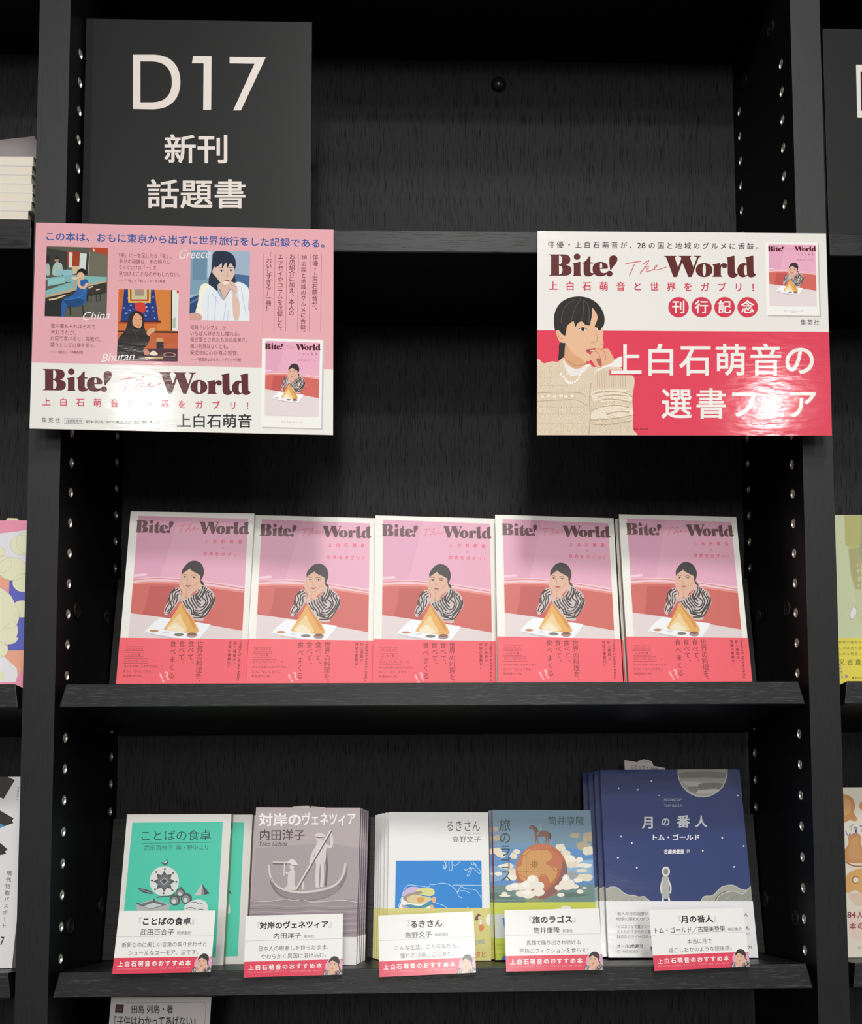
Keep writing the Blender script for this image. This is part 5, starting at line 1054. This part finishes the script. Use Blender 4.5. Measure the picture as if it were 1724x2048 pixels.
# the card leans steeply out from a book on the shelf below the frame
v_ = Vector((0, .226, .974)).normalized()
Mw = .0970; pts = [at(222.5, 1995, .078), at(422.8, 1994, .078)]
pts += [pts[1] - v_ * .145, pts[0] - v_ * .145]
root, A = sheet('handwritten_card', pts, .0006, ink('#e4dedc', rough=.6), px=[px_of(p) for p in pts])
A.mk = lambda c: ink(c, rough=.6); hand(A); A.build('lettering', root)
c0 = (pts[0] + pts[1]) / 2; ux = (pts[1] - pts[0]).normalized(); nn = ux.cross(v_).normalized(); nn = nn if nn.y > 0 else -nn; B = MB(); mS = ink('#17171a', rough=.4)
zt = lambda q: FZ - .745 - T97 * q.y + .0006
a = c0 - v_ * .05; Lk = (c0.z - .07 - (FZ - .745)) / v_.z
while True:
    b_ = c0 - v_ * Lk
    if b_.z <= zt(b_): break
    Lk += .0005
for s0, s1 in ((.0012, .0042),):
    q = [a - ux * .03 + nn * s0, a + ux * .03 + nn * s0, b_ + ux * .03 + nn * s0, b_ - ux * .03 + nn * s0]; q = [p_ - root.location for p_ in q]; r_ = [p_ + nn * (s1 - s0) for p_ in q]
    B.face(q, mS); B.face(r_[::-1], mS)
    for i in range(4): B.face([q[(i + 1) % 4], q[i], r_[i], r_[(i + 1) % 4]], mS)
B.build('stand', root)
tag(root, 'grey handwritten card with a small brown stamp, just below the lower display shelf', 'card')
zb = min(p.z for p in pts)

# ------------------------------------------------------------------ books in the bays at either side
def flat_art(quad_fn):
    return quad_fn
# stack lying on the top shelf, page edges to the front
zs = FZ + .2852; xr = [-.4004, -.3972, -.3966, -.3968, -.3978, -.3976, -.3965]
mb_t = .0091
prev = None
for k in range(8):
    if k == 0: th_, xr_, cv, nm = .0143, -.3972, '#181414', 'thin black-covered book lying at the bottom of the cream stack'
    else: th_, xr_, cv = mb_t, xr[k - 1], '#e7e4df'; nm = ('cream paged book lying flat beside the left upright, %s of the stack' % (['lowest', 'second', 'third', 'fourth', 'fifth', 'sixth', 'topmost'][k - 1]))
    wd, dp = .128, .160
    if prev is None or k == 1:
        root = empty('paperback_book', loc=(xr_ - wd, .0150, zs)); B = MB(); c = ink(cv); e = .0004
        B.box((0, 0, 0), (wd, dp, e), c); B.box((0, 0, th_ - e), (wd, dp, th_), c); B.box((0, 0, e), (e, dp, th_ - e), c)
        B.build('cover', root); P = MB(); P.box((e, .0002, e), (wd - .0008, dp - .001, th_ - e), ink('#141111') if k == 0 else ink('#e9dfcf', rough=.8)); P.build('page_block', root)
        prev = root
    else: root = dup(prev, Matrix.Translation((xr_ - wd, .0150, zs)))
    tag(root, nm, 'book', 'books lying flat in a stack') if k else tag(root, nm, 'book')
    zs += th_ + .0001
# lifted grey sheet on top of that stack
B = MB(); c = ink('#eee6ea', rough=.5, k=.95); N = 10; xl, xr_ = -.5230, -.3967
def fl(i, x): s = i / N; return (x, .0150 + .10 * (1 - s), zs + .0004 + .0205 * s ** 1.6 * (.25 + .75 * (x - xl) / (xr_ - xl)) + .0)
for i in range(N):
    for j in range(6):
        x0, x1 = xl + (xr_ - xl) * j / 6, xl + (xr_ - xl) * (j + 1) / 6
        q = [fl(i, x0), fl(i, x1), fl(i + 1, x1), fl(i + 1, x0)]; B.face(q, c); B.face([(a, b, d - .0003) for a, b, d in reversed(q)], c)
root = empty('loose_cover_sheet', loc=(0, 0, 0)); o = B.build('sheet', root, smooth=True); bpy.data.objects.remove(root); o.name = 'loose_cover_sheet'
tag(o, 'grey curled paper cover lifting off the cream book stack at the left edge', 'paper cover')

def side_book(x_edge, side, d, w_, h_, z0_, col, art, label, band=None, bcol=None, bart=None, n=3, nlabel='', lean=11.0, t_=.013, mk=None, grp=None):
    """side -1: the book stands in the left bay with its right edge at x_edge; +1: right bay, left edge at x_edge"""
    x = x_edge + side * w_ / 2; M = pose(x, d, lean, 0, 0, z0_, t_)
    o = make_book('paperback_book', M, w_, h_, t_, col, 1, col, art, band, bcol, bart, mk=mk); tag(o, label, 'book', grp)
    for k in range(1, n): q = dup(o, behind(M, (t_ + .0008) * k)); tag(q, '%s, %s copy back' % (nlabel, ORD[k]), 'book', grp)
    return o, M
def pop_art(A):
    A.use(0, 1020, 5.6875); CRM = '#efeecb'; LN = '#b9b69a'
    A.rect('#f39bb4', -1200, 60, 330, 2100, 1); A.sm('#eceaf0', [(-300, 560), (-60, 300), (100, 255), (200, 245), (340, 250), (330, 560), (150, 600)], 2)
    A.poly('#f4ae90', [(-1200, 700), (0, 715), (105, 780), (100, 920), (0, 870), (-1200, 860)], 2); A.poly('#6067c4', [(108, 790), (330, 790), (330, 1600), (90, 1600), (90, 1500), (120, 1460), (200, 1290), (200, 1230), (100, 1040)], 2)
    A.poly('#f4ae90', [(50, 1600), (330, 1595), (330, 1780), (205, 1890), (190, 1800), (50, 1670)], 3); A.poly('#f0eef2', [(-1200, 1640), (45, 1665), (190, 1800), (200, 1880), (175, 1960), (-1200, 1960)], 3); A.poly('#f39bb4', [(270, 1780), (330, 1760), (330, 2000), (175, 1975), (205, 1890)], 4)
    A.disc(CRM, 20, 1890, 30, 60, 5)
    for cx, cy, rx, ry in ((250, 400, 130, 115), (290, 370, 105, 125), (-10, 480, 70, 60), (140, 670, 165, 132), (20, 615, 115, 98), (270, 830, 128, 105), (-40, 1130, 190, 250), (110, 1200, 110, 150), (250, 1125, 115, 98), (70, 1370, 135, 150), (-20, 1590, 112, 92)):
        A.disc(CRM, cx, cy, rx, ry, 5, 34); A.stroke(LN, ell(cx, cy, rx - 1, ry - 1, 34), 2.6, 6, closed=True)
    A.disc(CRM, 20, 1120, 150, 200, 7, 30)
    A.poly(CRM, smooth([(60, 1440), (130, 1455), (205, 1453), (170, 1510), (90, 1528), (20, 1500)], True), 8)
_, MS = side_book(-.4000, -1, .062, .128, .1875, -.158, '#f39bb4', pop_art, 'pink, cream and blue cartoon-cloud paperback at the left edge, front copy', n=3, nlabel='cartoon-cloud paperback at the left edge', grp='cartoon-cloud paperbacks')
def tanka_art(A):
    A.use(0, 1540, 4.876); K = '#3c3834'
    A.poly(K, [(-300, -100), (145, 98), (35, 283), (10, 270), (-300, 270)], 1); A.poly(K, [(-300, 380), (0, 395), (135, 472), (118, 492), (130, 517), (0, 565), (-300, 560)], 1); A.poly('#3d9fc8', [(-300, 500), (0, 520), (45, 545), (0, 568), (-300, 590)], 2); A.poly(K, [(-300, 640), (0, 710), (75, 775), (50, 792), (60, 818), (0, 830), (-300, 830)], 1)
    A.chars('現代短歌パスポート', 90, 1005, 38, 1518, 52, '#5a5a5e', 2, .008); A.chars('7', 22, 1665, 22, 1665, 110, '#4a4a4c', 2, .03, asp=.6, rot=.12); A.chars('書肆侃侃房', 180, 175, 168, 285, 20, '#7a7672', 2)
side_book(-.4130, -1, .050, .115, .186, -.4255, '#eeedee', tanka_art, 'white paperback with black ticket shapes at the lower left edge, front copy', n=3, nlabel='white ticket-shape paperback at the lower left edge', mk=lambda c: ink(c, rough=.2, wavy=.03), grp='ticket-shape paperbacks')
def essay_art(A):
    A.use(1660, 1020, 5.6875); 
    A.poly('#c3c49c', [(160, 40), (1500, 40), (1500, 1300), (330, 1300), (280, 1150), (300, 1020), (255, 860), (235, 740), (215, 600), (200, 440), (172, 410)], 1); A.poly('#b3b070', [(165, 62), (362, 62), (350, 400), (240, 430), (175, 400)], 2)
    A.poly('#9aa07c', [(350, 60), (700, 60), (700, 900), (355, 600), (320, 460), (345, 350)], 3); A.poly('#a9a674', [(210, 440), (330, 420), (355, 700), (350, 900), (290, 900), (240, 740)], 3)
    A.sm('#e4e0e0', [(235, 1160), (262, 1110), (298, 1130), (290, 1200), (245, 1240), (232, 1190)], 4); A.stroke('#a9a58c', smooth([(228, 1160), (262, 1102), (304, 1130), (294, 1205), (244, 1250), (226, 1195)]), 5, 5, closed=True)
    random.seed(5)
    for i in range(34): x, y = random.uniform(80, 260), random.uniform(120, 1240); A.stroke('#a9b08a', [(x, y), (x + random.uniform(-22, 22), y + random.uniform(-14, 14))], 3, 4)
    A.chars('ください', 322, 622, 336, 858, 50, '#eeeeda', 5)
def essay_band(A):
    A.use(1660, 1020, 5.6875); k = '#6a6a3a'
    for i, s in enumerate(('いも、恥も、傷', 'いものだと気づ', '感情が論理を超', 'んな本当の瞬間', '心から祝福した')): A.chars(s, 115, 1372 + i * 66, 385, 1372 + i * 66, 36, k, 2)
    A.chars('又吉直', 135, 1728, 320, 1728, 72, '#4f4a20', 2, .006); A.chars('止まら', 122, 1790, 136, 1895, 42, '#8a6a9a', 2, .01); A.chars('勢', 188, 1893, 188, 1893, 40, '#8a6a9a', 2, .01); A.chars('東京では', 262, 1912, 350, 1912, 26, '#4a4420', 2, .02)
side_book(.4040, 1, .060, .128, .1940, -.158, '#c6cda6', essay_art, 'pale green paperback with bright yellow band at the right edge, front copy', .0565, '#e2d34e', essay_band, n=3, nlabel='pale green paperback with yellow band at the right edge', grp='pale green paperbacks')
def bread_art(A):
    A.use(1660, 1540, 4.876); T1, T2, T3 = '#c98f56', '#b98250', '#dca868'
    A.sm(T1, [(60, 240), (130, 235), (215, 270), (245, 350), (235, 420), (268, 480), (240, 500), (190, 490), (135, 515), (60, 480)], 1); A.sm('#d8a36c', [(80, 270), (140, 270), (200, 310), (200, 400), (150, 440), (80, 420)], 2); A.disc(T1, 330, 350, 44, 50, 1)
    A.sm(T1, [(180, 720), (175, 660), (205, 625), (260, 615), (302, 650), (300, 720), (330, 790), (340, 900), (200, 905), (150, 880), (130, 800)], 1); A.sm('#cf9a68', [(190, 740), (220, 660), (280, 660), (290, 760), (310, 860), (190, 870)], 2); A.stroke('#a9703c', [(150, 895), (230, 935), (340, 940)], 14, 2, sm=True)
    A.sm(T3, [(150, 1060), (190, 1000), (260, 970), (340, 975), (360, 1190), (300, 1200), (240, 1170), (160, 1200)], 1); A.disc('#a9703c', 250, 1070, 36, 38, 2); A.disc('#eae4d4', 252, 1072, 27, 28, 3)
    A.sm('#e0c4ae', [(180, 1215), (250, 1200), (360, 1210), (350, 1300), (270, 1325), (210, 1280)], 1); A.sm('#e6cfc0', [(190, 1450), (300, 1350), (400, 1400), (400, 1640), (260, 1660), (190, 1590)], 1)
    for P, c in (([(150, 590), (175, 640), (200, 610)], '#8a7fb8'), ([(185, 560), (210, 545), (205, 590)], '#9ac0a0'), ([(230, 640), (262, 575), (240, 560), (268, 630)], '#7c74b0'), ([(290, 550), (330, 545), (305, 600)], '#7c74b0'), ([(215, 540), (235, 530)], '#c08ab0')): A.stroke(c, P, 11, 4, sm=True)
    A.fit('84', 168, 1382, 252, 1442, '#8c3f4c', 2, .016); A.chars('人', 292, 1412, 292, 1412, 66, '#8c3f4c', 2, .016); A.chars('本の', 222, 1522, 302, 1520, 70, '#8c3f4c', 2, .016); A.chars('点', 285, 1732, 285, 1732, 30, '#5a4a6a', 2)
side_book(.4050, 1, .060, .128, .1705, -.4255, '#e3dbcb', bread_art, 'cream paperback with animal-shaped bread at the lower right edge, front copy', n=3, nlabel='cream bread-picture paperback at the lower right edge', grp='bread-picture paperbacks')
slip_px([(12, 1040.5), (38, 1040.5)], MS, .006, '#e6dfae', 'small cream slip tab above the cartoon-cloud paperback at the left edge', tab=[(34, 1036.5), (15, 1036)], down=.03)
